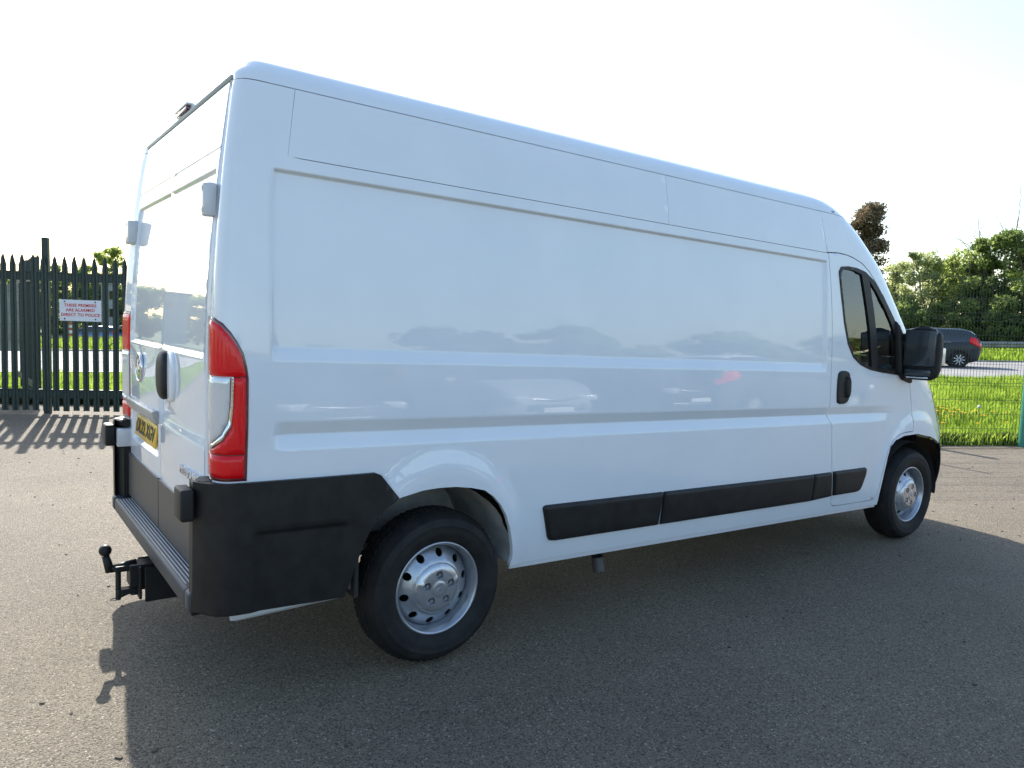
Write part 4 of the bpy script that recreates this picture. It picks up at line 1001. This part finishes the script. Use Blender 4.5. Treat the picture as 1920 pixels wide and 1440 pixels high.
MIDL = densify([tuple((Vector(NEAR[0])+Vector(FARE[0]))/2), (.8, 27.6), (29.5, 9.2), (60, -19)], 1.)
for k in range(20, len(MIDL)-4, 9): ribbon('road_marking', MIDL[k:k+4], -.06, .06, .02, M['paintline'], 'white centre dash of the road')
def far_point(px, py, depth):
    d = f_+r2*(px-960)/FPX-u2*(py-720)/FPX; return CAM+d*depth

# ------------------------------------------------------------------ palisade fence with alarm sign
PA = Vector((-.235, 8.946, 0)); PB = Vector((1.071, 8.302, 0)); pd = (PB-PA).normalized(); pitch = (PB-PA).length/11; pn = Vector((pd.y, -pd.x, 0))  # pn towards camera
def pale_mesh(H, wd=.082):
    bm = bmesh.new(); xs_ = [-.5, -.27, 0, .27, .5]; ys_ = [0, -.014, .004, -.014, 0]; tops = [H-.16, H-.04, H-.09, H-.03, H-.15]; tops = [H-.17, H-.06, H, H-.06, H-.17]
    lo = []; hi = []
    for x, y, t_ in zip(xs_, ys_, tops): lo.append(bm.verts.new((x*wd, y, .045))); hi.append(bm.verts.new((x*wd*(1 if abs(x) < .4 else 1), y, t_)))
    for i in range(4): bm.faces.new((lo[i], lo[i+1], hi[i+1], hi[i]))
    r = bmesh.ops.extrude_face_region(bm, geom=bm.faces[:]); bmesh.ops.translate(bm, verts=[v for v in r['geom'] if isinstance(v, bmesh.types.BMVert)], vec=(0, .004, 0)); bmesh.ops.recalc_face_normals(bm, faces=bm.faces[:])
    me = bpy.data.meshes.new('pale'); bm.to_mesh(me); bm.free(); me.materials.append(M['fence_green']); return me
fence = thing('palisade_fence', 'dark green steel palisade fence with pointed pales, carrying the alarm sign', 'fence', tuple(PA), atan2(pd.y, pd.x))
pm = pale_mesh(2.235)
for k in range(-8, 25):
    o = bpy.data.objects.new('pale', pm); COL.objects.link(o); o.parent = fence; o.location = (k*pitch, 0, random.uniform(-.008, .008)); o.rotation_euler = (0, radians(random.uniform(-.35, .35)), 0)
for z0, z1 in ((1.87, 1.99), (.225, .35)):
    bm = bmesh.new(); add_box(bm, (8.0*pitch, .012, z1-.004), (33*pitch, .05, .008)); add_box(bm, (8.0*pitch, .012, (z0+z1)/2), (33*pitch, .008, z1-z0)); from_bm('rail', bm, M['fence_green'], fence)
for xk in (3.95, -8.4, 24.6):
    from_bm('post', box_bm((xk*pitch, .075, 1.235 if xk == 3.95 else 1.1), (0.10 if xk != 3.95 else .085, .075, 2.47 if xk == 3.95 else 2.2), .004, 1), M['fence_green'], fence)
# sign on the pales
sg = thing('alarm_sign', 'white rectangular sign with red warning lettering, bolted to the palisade fence', 'sign', tuple(PA+pd*((.654/1.456)*11*pitch*0+1.005)+pn*.028+Vector((0, 0, 1.47))), atan2(pd.y, pd.x))
from_bm('sign_board', box_bm((0, 0, 0), (.545, .006, .298), .002, 1), M['sign'], sg)
text_mesh('sign_lettering', 'THESE PREMISES\nARE ALARMED\nDIRECT TO POLICE', .0575, M['print_red'], sg, Matrix(((1, 0, 0, 0), (0, 0, -1, -.0045), (0, 1, 0, .004), (0, 0, 0, 1))), warpB=False, offset=.0012, space=1.08, xscale=.95)
for sx in (-.205, .195):
    for sz in (-.118, .122):
        bm = bmesh.new(); add_tube(bm, (sx, -.003, sz), (sx, -.010, sz), .011, .009, 10); from_bm('sign_bolt', bm, M['print_black'], sg)
# second palisade leaf standing open behind, oblique to us
p0 = Vector((.22, 9.25, 0)); p1_ = far_point(38, 700, 13.6); p1 = Vector((p1_[0], p1_[1], 0)); d2 = (p1-p0).normalized()
f2 = thing('palisade_gate', 'open palisade gate leaf standing at an angle behind the fence at the left edge', 'gate', tuple(p0), atan2(d2.y, d2.x))
pm2 = pale_mesh(2.22)
n2 = int((p1-p0).length/.15)
for k in range(n2):
    o = bpy.data.objects.new('pale', pm2); COL.objects.link(o); o.parent = f2; o.location = (.12+k*.15, 0, .05+random.uniform(-.01, .01))
for z in (1.93, .30):
    bm = bmesh.new(); add_box(bm, ((p1-p0).length/2, .02, z), ((p1-p0).length, .04, .09)); from_bm('rail', bm, M['fence_green'], f2)
# weathered timber hoarding behind
ha, hb2 = far_point(62, 600, 14.2), far_point(-110, 600, 14.6)
hdir = Vector((ha[0]-hb2[0], ha[1]-hb2[1])); hz0 = float(far_point(30, 658, 14.3)[2]); hz1 = float(far_point(30, 533, 14.3)[2])
hb_ = thing('timber_hoarding', 'weathered grey-brown board hoarding behind the palisade at the left edge', 'hoarding', (hb2[0], hb2[1], 0), atan2(hdir.y, hdir.x))
nb = int(hdir.length/.145)
for k in range(nb):
    from_bm('board', box_bm((.07+k*.145, random.uniform(-.004, .004), (hz0+hz1)/2+random.uniform(-.02, .02)), (.14, .02, hz1-hz0), .003, 1), M['timber'], hb_)
for z in (hz0+.2, hz1-.2):
    bm = bmesh.new(); add_box(bm, (hdir.length/2, .03, z), (hdir.length, .04, .07)); from_bm('rail', bm, M['timber'], hb_)
for x in (.1, hdir.length-.1):
    from_bm('post', box_bm((x, .07, .75), (.08, .08, 1.9), .004, 1), M['timber'], hb_)

# ------------------------------------------------------------------ welded mesh fence
def mesh_fence(pts, label, H=2.36, posts=True, postw=.06):
    p0 = Vector((*pts[0], 0)); t = thing('mesh_fence', label, 'fence', tuple(p0), 0)
    wires = bmesh.new()
    for (a, b) in zip(pts, pts[1:]):
        a = Vector((*a, 0))-p0; b = Vector((*b, 0))-p0; L = (b-a).length; d = (b-a)/L; n = int(L/.05)
        V = []
        for k in range(n): c = a+d*(.05*k+.025); add_box(wires, (c.x, c.y, H/2+.03), (.0038, .0038, H-.03))
        rot = Matrix.Rotation(atan2(d.y, d.x), 3, 'Z'); c = (a+b)/2
        for z in (.06, .26, .46, .66, .86, .90, .96, 1.16, 1.36, 1.56, 1.76, 1.80, 1.86, 2.06, 2.26, 2.34):
            off = -.03 if z in (.90, 1.80) else 0
            add_box(wires, (c.x+d.y*off, c.y-d.x*off, z), (L, .0045, .0045), rot)
        if posts:
            for q_ in (a,)+((b,) if b == Vector((*pts[-1], 0))-p0 else ()):
                from_bm('post', box_bm((q_.x+d.y*-.04, q_.y-d.x*-.04, H/2+.03), (postw, postw, H+.06), .006, 2, rot), M['teal'], t, angle=40)
    o = from_bm('wire_panel', wires, M['fence_green'], t); o['kind'] = 'stuff'; return t
mesh_fence([(14.0, -.45), (11.43, .70), (6.6, 3.0)], 'green welded mesh fence in front of the long grass, right of the van')
mesh_fence([(-3.2, 13.7), (-.7, 13.3), (1.8, 12.9), (4.3, 12.5)], 'green welded mesh fence seen through the gaps of the palisade fence', posts=False)
# guard rail on the far bank
def guardrail(a_, b_, za, zb_, label):
    """a_, b_: top-edge end points"""
    A0 = Vector(a_); B0 = Vector(b_); d = Vector((B0.x-A0.x, B0.y-A0.y)); L = d.length; t = thing('guard_rail', label, 'guard rail', (A0.x, A0.y, 0), atan2(d.y, d.x)); n = max(2, int(L/3.2))
    prof = [(0, .0), (.03, .03), (.08, .06), (.03, .12), (.03, .16), (.08, .22), (.03, .29), (0, .32)]
    zz = [A0.z+(B0.z-A0.z)*k/n-.32 for k in range(n+1)]
    for k in range(n):
        bm = bmesh.new(); A_ = [bm.verts.new((L*k/n, -p[0], zz[k]+p[1])) for p in prof]; B_ = [bm.verts.new((L*(k+1)/n, -p[0], zz[k+1]+p[1])) for p in prof]
        for i in range(len(prof)-1): bm.faces.new((A_[i], B_[i], B_[i+1], A_[i+1]))
        from_bm('beam', bm, M['galv'], t)
        bm = bmesh.new(); add_box(bm, (L*k/n+.3, .05, zz[k]-.2), (.08, .1, .85)); from_bm('post', bm, M['galv'], t)
RA = far_point(-40, 628, 50); RB = far_point(1960, 641, 38); RM_ = far_point(600, 632, 47)
guardrail(RM_, RB, 0, 0, 'corrugated steel guard rail on the far bank behind the dark hatchback')
guardrail(RA, RM_, 0, 0, 'low steel guard rail beyond the road, seen through the palisade fence')
# unseen posts added behind the van only to throw thin shadows on the yard
for (x, y, r_m, h_m) in ((10.43, 3.75, .06, 2.42), (9.19, 3.25, .024, 2.42)):
    bm = bmesh.new(); add_tube(bm, (0, 0, 0), (0, 0, h_m), r_m, n=12); bmesh.ops.create_uvsphere(bm, u_segments=10, v_segments=6, radius=r_m*1.15, matrix=Matrix.Translation((0, 0, h_m)))
    o = from_bm('shadow_post', bm, M['fence_green'], smooth=True); o.location = (x, y, 0); tag(o, 'thick green post added unseen behind the front of the van to cast a shadow' if r_m > .03 else 'thin green post added unseen behind the front of the van to cast a shadow', 'post')

# ------------------------------------------------------------------ traffic on the road
hd_ = radians(122); fw = Vector((cos(hd_), sin(hd_))); wpt = Vector((29.76, 9.51)); away = Vector((-fw.y, fw.x))*-1
cc = wpt+fw*(.63*1.975+.28)+away*.68
make_car('road_car', 'dark blue hatchback driving away on the road behind the mesh fence', 'car', (cc.x, cc.y, hgt(cc.x, cc.y)+.012), hd_, mat('dark_blue_paint', (.006, .014, .022), .4, spec=.3, coat=.25, coat_rough=.08))
p = far_point(178, 640, 58); make_car('road_car', 'bright blue car passing on the far carriageway, seen through the palisade', 'car', (p[0], p[1], float(far_point(178, 610, 58)[2])-1.49), radians(150), P('blue_paint', (.05, .16, .45)))
p = far_point(236, 640, 64); make_car('road_car', 'white car behind the blue one on the far carriageway', 'car', (p[0], p[1], float(far_point(236, 609, 64)[2])-1.49), radians(150), P('white_road_paint', (.7, .7, .7)))

# ------------------------------------------------------------------ vegetation
def leaves(n, centers, radii, size, flat=1.0, jitter=.55):
    """n leaf quads scattered in ellipsoidal clumps, biased to their shells"""
    ci = rng.integers(0, len(centers), n); c = np.array(centers)[ci]; r = np.array(radii)[ci]
    d = rng.normal(size=(n, 3)); d /= np.linalg.norm(d, axis=1)[:, None]
    rad = rng.uniform(0, 1, n)**(1/2.2); p = c+d*r*rad[:, None]*(1+rng.normal(size=(n, 1))*.10)
    a = rng.normal(size=(n, 3)); a /= np.linalg.norm(a, axis=1)[:, None]; b = np.cross(a, rng.normal(size=(n, 3))); b /= np.linalg.norm(b, axis=1)[:, None]
    s = size*rng.uniform(.5, 1.3, n)[:, None]; a = a*s; b = b*s*.55
    return np.stack([p-a, p+b*.9-a*.1, p+a, p-b*.9+a*.1], 1).reshape(-1, 3)
def limbs(bm, base, H, r, n=7, spread=.5, levels=2, seed=0, fan=1.):
    rd = random.Random(seed)
    def grow(p, d, L, r0, lv):
        k = 4; pp = p
        for i in range(k):
            d = (d+Vector((rd.gauss(0, .10), rd.gauss(0, .10), rd.gauss(.03, .06)))).normalized(); q_ = pp+d*(L/k); r1 = r0*(1-.18*(i+1))
            add_tube(bm, pp, q_, r0*(1-.18*i), r1, 7 if lv == levels else 4, cap=False); pp = q_
            if lv > 0 and i >= 1:
                for _ in range(2):
                    dd = (d+Vector((rd.gauss(0, spread), rd.gauss(0, spread), rd.uniform(0, .45)))).normalized(); grow(pp, dd, L*rd.uniform(.4, .65), r1*.6, lv-1)
    grow(Vector(base), Vector((0, 0, 1)), H, r, levels)
def tree(name, label, loc, H, Wd, leafm, seed, n=5200, leaf=.13, clumps=24, group=None, trunk=.16, crown_lo=.12, bare=0., shape='round', flatn=1.):
    global rng
    rng = np.random.default_rng(seed); rd = random.Random(seed)
    t = thing(name, label, 'tree', loc, 0, group)
    bm = bmesh.new(); limbs(bm, (0, 0, -.2), H*.72, trunk, spread=.45, levels=2, seed=seed); from_bm('trunk', bm, M['bark'], t)
    cs, rs = [], []
    for k in range(clumps):
        tt = rd.random(); z = H*(crown_lo+(1-crown_lo)*tt*.92)
        if shape == 'round': w_ = Wd*.5*(1-abs(tt-.45)**2*1.6)*.95
        elif shape == 'cone': w_ = Wd*.5*(1-tt*.75)
        else: w_ = Wd*.5*(.45+.9*sin(pi*min(1, tt*.8+.15)))
        w_ = max(w_, Wd*.12); a_ = rd.uniform(0, 2*pi); rr_ = w_*sqrt(rd.random())*.8; cs.append((rr_*cos(a_), rr_*sin(a_), z)); s = rd.uniform(.4, 1.3)*Wd*(.17 if clumps < 28 else .135); rs.append((s, s, s*rd.uniform(.6, .95)))
    V = leaves(n, cs, rs, leaf); quads_mesh('crown', V, 4, leafm, t)
    if bare:
        bm = bmesh.new(); limbs(bm, (0, 0, H*.55), H*bare, trunk*.45, spread=.8, levels=3, seed=seed+5); from_bm('bare_branches', bm, M['bark'], t)
    return t
def ground_at(px, depth, py=640):
    d = f_+r2*(px-960)/FPX-u2*(py-720)/FPX; p = CAM+d*depth; return p
def htop(p, px, pytop, depth):
    """height of a point seen at pytop"""
    d = f_+r2*(px-960)/FPX-u2*(pytop-720)/FPX; return (CAM+d*depth)[2]
TREES = [  # px, top py, depth, width m, material, kind, label
    (1604, 378, 60, 3.6, 'leaf_brown', 'cypress', 'tall brown-green cypress leaning above the windscreen of the van'),
    (1672, 488, 62, 4.4, 'leaf_pale', 'round', 'thin pale-leaved hedgerow tree just right of the cypress'),
    (1718, 462, 58, 4.2, 'leaf_pale', 'round', 'loose pale green tree with visible stems, above the wing mirror'),
    (1762, 486, 60, 4.6, 'leaf', 'round', 'bushy green tree above the roof of the dark hatchback'),
    (1800, 462, 57, 4.6, 'leaf', 'round', 'fresh green tree left of the ivy-clad one'),
    (1838, 436, 55, 4.2, 'leaf_dark', 'round', 'ivy-clad tree with bare upper branches at the right edge'),
    (1880, 420, 54, 4.6, 'leaf_dark', 'round', 'dark dense tree topped by bare twigs at the far right edge'),
    (1925, 432, 53, 4.6, 'leaf', 'round', 'green tree cut by the right edge of the picture'),
    (1700, 560, 55, 4.5, 'leaf_dark', 'round', 'low dark thicket behind the wing mirror'),
    (1780, 560, 54, 4.8, 'leaf_dark', 'round', 'low dark thicket behind the guard rail'),
    (1860, 560, 53, 5.0, 'leaf_dark', 'round', 'low dark thicket under the ivy-clad tree'),
    (1935, 560, 52, 5.0, 'leaf_dark', 'round', 'low dark thicket at the right edge'),
    (205, 448, 78, 4.4, 'leaf', 'round', 'sunlit round tree rising above the palisade beside the van'),
    (160, 492, 76, 4.0, 'leaf', 'round', 'green bush behind the alarm sign'),
    (112, 490, 76, 3.6, 'leaf_dark', 'round', 'dark bush left of the alarm sign'),
    (60, 488, 77, 3.6, 'leaf', 'round', 'green bush behind the hoarding'),
    (15, 505, 77, 3.2, 'leaf_dark', 'round', 'dark bush at the left edge'),
    (240, 500, 75, 3.8, 'leaf_dark', 'round', 'dark bush behind the tail of the van'),
    (130, 512, 68, 4.2, 'leaf_dark', 'round', 'low dark scrub behind the alarm sign'),
    (200, 512, 68, 4.2, 'leaf_dark', 'round', 'low dark scrub beside the tail of the van'),
    (90, 516, 69, 4.4, 'leaf_dark', 'round', 'low dark scrub left of the tall palisade post'),
    (166, 514, 67, 4.0, 'leaf_dark', 'round', 'low dark scrub right behind the alarm sign'),
    (238, 512, 69, 4.4, 'leaf_dark', 'round', 'low dark scrub hidden partly by the tail of the van'),
    (5, 512, 69, 4.4, 'leaf_dark', 'round', 'low dark scrub at the left edge behind the hoarding'),
    (40, 512, 68, 4.6, 'leaf_dark', 'round', 'low dark scrub behind the palisade posts'),
]
for i, (px, pt, dep, wd, lm, kd, lb) in enumerate(TREES):
    p = ground_at(px, dep); zg = hgt(p[0], p[1])
    H = htop(None, px, pt, dep)-zg
    if kd == 'cypress':
        t = thing('cypress_tree', lb, 'tree', (p[0], p[1], zg)); bm = bmesh.new(); limbs(bm, (0, 0, -.2), H*.5, .28, spread=.3, levels=1, seed=99); from_bm('trunk', bm, M['bark'], t)
        rng = np.random.default_rng(99); cs, rs = [], []
        for k in range(46):
            tt = k/45; z = H*(.2+.75*tt); w_ = .8+.55*sin(pi*min(1, tt*1.1)); a_ = random.uniform(0, 2*pi); cs.append((w_*cos(a_)*.7+tt*.25, w_*sin(a_)*.7, z)); s = random.uniform(.5, .95); rs.append((s*1.2, s*1.2, s*.6))
        V = leaves(24000, cs, rs, .12); quads_mesh('crown', V, 4, M['leaf_brown'], t); continue
    bare = .55 if 'bare' in lb else (.30 if 'stems' in lb or 'thin' in lb else 0)
    low = 'low' in lb
    tree('scrub_bush' if low or 'bush' in lb else 'hedgerow_tree', lb, (p[0], p[1], zg), H, wd, M[lm], 200+i, n=12000 if not low else 8000, leaf=.11 if 'pale' in lm else .14, clumps=64 if not low else 30, trunk=.14, crown_lo=.04 if not 'pale' in lm else .1, bare=bare)
# trees beyond the frame edges and behind the van (seen when stepping aside), and behind the camera (mirrored in the paint)
extra = [(300, 500, 62), (380, 490, 63), (470, 505, 62), (560, 495, 64), (660, 500, 63), (760, 490, 62), (860, 500, 64), (960, 492, 62), (1060, 500, 63), (1160, 488, 62), (1260, 500, 63), (1360, 490, 61), (1450, 500, 62), (1540, 495, 61)]
protos = {}
for i, (px, pt, dep) in enumerate(extra):
    p = ground_at(px, dep); zg = hgt(p[0], p[1]); H = htop(None, px, pt, dep)-zg
    key = i % 3
    if key not in protos: protos[key] = (tree('hedgerow_tree', 'hedgerow tree hidden behind the van', (p[0], p[1], zg), H, 6.0, M['leaf'] if key else M['leaf_dark'], 400+i, n=11000, leaf=.17, clumps=40, crown_lo=.05, group='hedgerow trees hidden behind the van'), H)
    else:
        o, h0 = protos[key]; c_ = copy_tree(o); c_.location = (p[0], p[1], zg); c_.rotation_euler[2] = i*1.3; c_.scale = (1, 1, H/h0)
for i, (x, y, s_) in enumerate([(-5, -31, .7), (2, -34, .75), (9.5, -35, .7), (16.5, -33, .8), (24, -32, .8), (33, -32, .9), (44, -29, .9), (-13, -28, .7), (-9, -30, 1.0), (-1, -33, .8), (6, -36, 1.1), (13, -34, .85), (20, -31, 1.15), (28, -33, 1.3), (38, -30, 1.2), (50, -28, 1.2), (-18, -26, 1.0), (-26, -14, 1.1), (-30, 0, 1.0), (-28, 14, 1.1), (-24, 26, 1.0)]):
    o, h0 = protos[i % 3]; c_ = copy_tree(o); c_.location = (x, y, 0); c_.rotation_euler[2] = i*2.1; c_.scale = (s_*1.5, s_*1.3, s_*3.7/h0); c_['label'] = 'boundary tree of the yard behind the viewer'; c_['group'] = 'boundary trees behind the viewer'
for i, (az, dd, H_) in enumerate([(92, 66, 6.0), (94.5, 60, 5.2), (97, 66, 5.6), (99.5, 63, 5.0), (103.3, 62, 4.6), (106, 62, 5.8), (108.5, 60, 5.2), (111, 64, 6.0), (114, 62, 5.6), (118, 60, 6.0), (123, 58, 5.6)]):
    o, h0 = protos[i % 3]; c_ = copy_tree(o); x, y = cos(radians(az))*dd, sin(radians(az))*dd; c_.location = (x, y, -.4); c_.rotation_euler[2] = i*1.9; c_.scale = (1, 1, H_/h0); c_['label'] = 'hedgerow tree beyond the left edge, mirrored in the rear doors'; c_['group'] = 'hedgerow trees mirrored in the rear doors'
x, y = cos(radians(101.7))*58, sin(radians(101.7))*58
fb = thing('farm_building', 'grey flat-roofed building on the skyline left of the picture, mirrored in the rear doors', 'building', (x, y, -.4), radians(12))
from_bm('wall', box_bm((0, 0, 2.15), (1.7, 2, 4.3), 0), M['brick'], fb); from_bm('roof', box_bm((0, 0, 4.37), (2.0, 2.4, .14), .02, 1), M['galv'], fb)
for xx in (-.4, .4): from_bm('window', box_bm((xx, -1.01, 3.4), (.4, .06, .5), .01, 1), M['car_glass'], fb)
# small building glimpsed above the palisade
p = ground_at(207, 66); zg = hgt(p[0], p[1])
bh_ = thing('roadside_building', 'pale grey building with a window glimpsed between palisade and van', 'building', (p[0], p[1], zg), .4)
from_bm('wall', box_bm((0, 0, 2.5), (1.1, .8, 5.0), 0), M['brick'], bh_)
r_o = from_bm('roof', box_bm((0, 0, 5.07), (1.3, 1.0, .12), .02, 1), M['galv'], bh_)
for z in (2.6, 4.1): from_bm('window', box_bm((-.0, -.41, z), (.6, .06, .7), .01, 1), M['car_glass'], bh_)
# orange road sign boards by the road on the left
p = far_point(134, 640, 47); p[2] = hgt(p[0], p[1]); 
ob = thing('barrier_board', 'small red and white striped barrier board beyond the road, below the alarm sign', 'barrier', (p[0], p[1], p[2]+.2), .1)
for k in range(5):
    bm = box_bm((0, 0, .42+.17*k-.0), (.5, .03, .168), 0); from_bm('stripe', bm, M['orange_blob'] if k % 2 == 0 else M['white_plate'], ob)
for s in (-1, 1): from_bm('leg', box_bm((s*.2, .04, .5), (.04, .04, 1.0), 0), M['galv'], ob)
# overhead wires
for k, (za, zb_) in enumerate(((432, 448), (437, 462))):
    A_ = far_point(1500, za-14, 75); B_ = far_point(2300, zb_+62, 75); bm = bmesh.new(); prev = Vector(A_)
    for i in range(1, 13):
        t_ = i/12; c_ = Vector(A_)*(1-t_)+Vector(B_)*t_; c_.z -= 1.2*4*t_*(1-t_); add_tube(bm, prev, c_, .018, n=5, cap=False); prev = c_
    tag(from_bm('overhead_wire', bm, M['wire']), 'upper thin overhead cable across the sky right of the cypress' if k == 0 else 'lower thin overhead cable across the sky right of the cypress', 'cable')
# grass
def grass(name, label, n, region, hmin, hmax, wbl, seed, dens=None, z0=None, m='grass', given=None):
    rg = np.random.default_rng(seed); x0, x1, y0, y1, ok = region; pts = []
    P2 = np.stack([rg.uniform(x0, x1, n), rg.uniform(y0, y1, n)], -1); P2 = given if given is not None else P2; k = ok(P2); P2 = P2[k]; n = len(P2)
    zg = hv(P2[:, 0], P2[:, 1]); h = rg.uniform(hmin, hmax, n)*(.75+.35*np.sin(P2[:, 0]*1.7)*np.cos(P2[:, 1]*1.3)); a = rg.uniform(0, 2*pi, n); w_ = wbl*rg.uniform(.6, 1.4, n)
    if z0 is not None: zg = zg*0+z0
    D = np.stack([np.cos(a), np.sin(a), 0*a], -1); l = rg.normal(size=(n, 2))*.28*h[:, None]; base = np.stack([P2[:, 0], P2[:, 1], zg-.02], -1)
    midp = base+np.stack([l[:, 0]*.35, l[:, 1]*.35, h*.6], -1); tip = base+np.stack([l[:, 0], l[:, 1], h], -1)
    V = np.stack([base-D*w_[:, None], base+D*w_[:, None], midp+D*w_[:, None]*.7, tip, midp-D*w_[:, None]*.7], 1).reshape(-1, 3)
    return tag(quads_mesh(name, V, 5, M[m]), label, kind='stuff')
def fence_side(P2, d0=.02):
    F_ = np.array(FENCE); yv = np.interp(P2[:, 0], F_[:, 0], F_[:, 1]); return P2[:, 1] > yv+d0+.05
def okR(P2, lim=(0, 99)):
    v = P2[:, 1]-nearY(P2[:, 0]); vf = P2[:, 1]-farY(P2[:, 0]); rx = P2-CAM[:2]; ang = np.degrees(np.arctan2(rx[:, 1], rx[:, 0])); return fence_side(P2) & (v < -.25) & (ang < 46) & (ang > 14)
grass('long_grass', 'long bright grass behind the mesh fence, right of the van', 170000, (5, 20, -2, 10, okR), .12, .30, .0055, 11)
grass('long_grass', 'grass stretching back to the road on the right', 200000, (10, 34, -4, 16, okR), .12, .28, .013, 12)
def okL(P2):
    v = P2[:, 1]-nearY(P2[:, 0]); vf = P2[:, 1]-farY(P2[:, 0]); rx = P2-CAM[:2]; ang = np.degrees(np.arctan2(rx[:, 1], rx[:, 0])); return fence_side(P2) & (v < -.25) & (ang > 62) & (ang < 102)
grass('verge_grass', 'strip of grass between the palisade and the road', 200000, (-6, 10, 7, 23, okL), .08, .22, .007, 13)
def okF(P2):
    v = P2[:, 1]-nearY(P2[:, 0]); vf = P2[:, 1]-farY(P2[:, 0]); rx = P2-CAM[:2]; ang = np.degrees(np.arctan2(rx[:, 1], rx[:, 0])); return (vf > .2) & (vf < 16) & (ang < 95) & (ang > 15)
grass('bank_grass', 'grass on the far bank of the road', 240000, (-6, 60, 8, 56, okF), .2, .55, .03, 14)
# weeds along the fence foot, with the shade there painted into their dark colour
def along(a_, b_, n, lo, hi, seed):
    rg = np.random.default_rng(seed); a_ = np.array(a_); b_ = np.array(b_); d = (b_-a_)/np.linalg.norm(b_-a_); nn = np.array([-d[1], d[0]]); t_ = rg.uniform(0, 1, n); return a_+(b_-a_)*t_[:, None]+nn*(rg.uniform(lo, hi, n)+.05*np.sin(t_*40))[:, None]
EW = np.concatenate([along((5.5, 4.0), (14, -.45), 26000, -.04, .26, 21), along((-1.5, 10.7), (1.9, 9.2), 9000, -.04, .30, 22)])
grass('edge_weeds', 'ragged weeds along the foot of the fences, shade put into their dark colour', 0, (0, 1, 0, 1, lambda p: np.ones(len(p), bool)), .06, .24, .010, 15, m='weed', given=EW)
ribbon('dirt_edge', FENCE[::-1], -.20, .16, .006, M['dirt'], 'strip of bare dirt along the edge of the yard')
# dandelions
def dandelion_proto():
    t = thing('dandelion', 'yellow dandelion flower in the long grass behind the mesh fence', 'flower', (0, 0, 0), 0, 'dandelions in the grass')
    bm = bmesh.new(); add_tube(bm, (0, 0, 0), (0, 0, .26), .003, n=5); from_bm('stem', bm, M['stem'], t)
    bm = bmesh.new()
    for k in range(16):
        a_ = 2*pi*k/16
        for rr_, zz_ in ((.027, .268), (.017, .275)):
            vs_ = [bm.verts.new((0, 0, .262)), bm.verts.new((rr_*cos(a_-.2), rr_*sin(a_-.2), zz_)), bm.verts.new((rr_*cos(a_+.2), rr_*sin(a_+.2), zz_))]; bm.faces.new(vs_)
    from_bm('flower_head', bm, M['yellow_petal'], t); return t
dp = dandelion_proto()
DP = [(1762, 757), (1766, 764), (1770, 770), (1758, 770), (1764, 776), (1778, 760), (1787, 765), (1790, 772), (1781, 771), (1775, 780), (1784, 777), (1797, 753), (1797, 768), (1803, 772), (1823, 771), (1830, 770), (1843, 778), (1862, 771), (1884, 773), (1768, 792), (1832, 793), (1888, 791), (1765, 760), (1773, 766), (1811, 774), (1755, 762)]
def hit_z(px, py, z):
    d = f_+r2*(px-960)/FPX-u2*(py-720)/FPX; t_ = (z-CAM[2])/d[2]; return CAM+d*t_
for i, (px, py) in enumerate(DP):
    z_ = .27; p = hit_z(px, py, z_); o = dp if i == 0 else copy_tree(dp); o.location = (p[0], p[1], 0); o.rotation_euler = (0, 0, i*1.1); s_ = random.uniform(.9, 1.35); o.scale = (s_, s_, 1)
p = hit_z(1836, 763, .36); t = thing('dandelion_clock', 'pale seed head of a dandelion standing above the grass', 'flower', (p[0], p[1], 0))
bm = bmesh.new(); add_tube(bm, (0, 0, 0), (0, 0, .35), .004, n=5); from_bm('stem', bm, M['stem'], t)
bm = bmesh.new(); bmesh.ops.create_icosphere(bm, subdivisions=2, radius=.030, matrix=Matrix.Translation((0, 0, .36))); from_bm('seed_head', bm, M['fluff'], t)
# leaf litter and pebbles on the yard
rngp = random.Random(3); bm = bmesh.new()
for k in range(900):
    x = rngp.uniform(-3, 9); y = rngp.uniform(-3.2, 8); 
    if 0 < x < 6 and abs(y) < 1: continue
    s_ = rngp.uniform(.004, .011); add_box(bm, (x, y, .003), (s_*rngp.uniform(1, 2.4), s_, s_*.6), Matrix.Rotation(rngp.uniform(0, 6), 3, 'Z'))
tag(from_bm('grit', bm, M['dirt']), 'scattered grit and bits of leaf on the yard', kind='stuff')
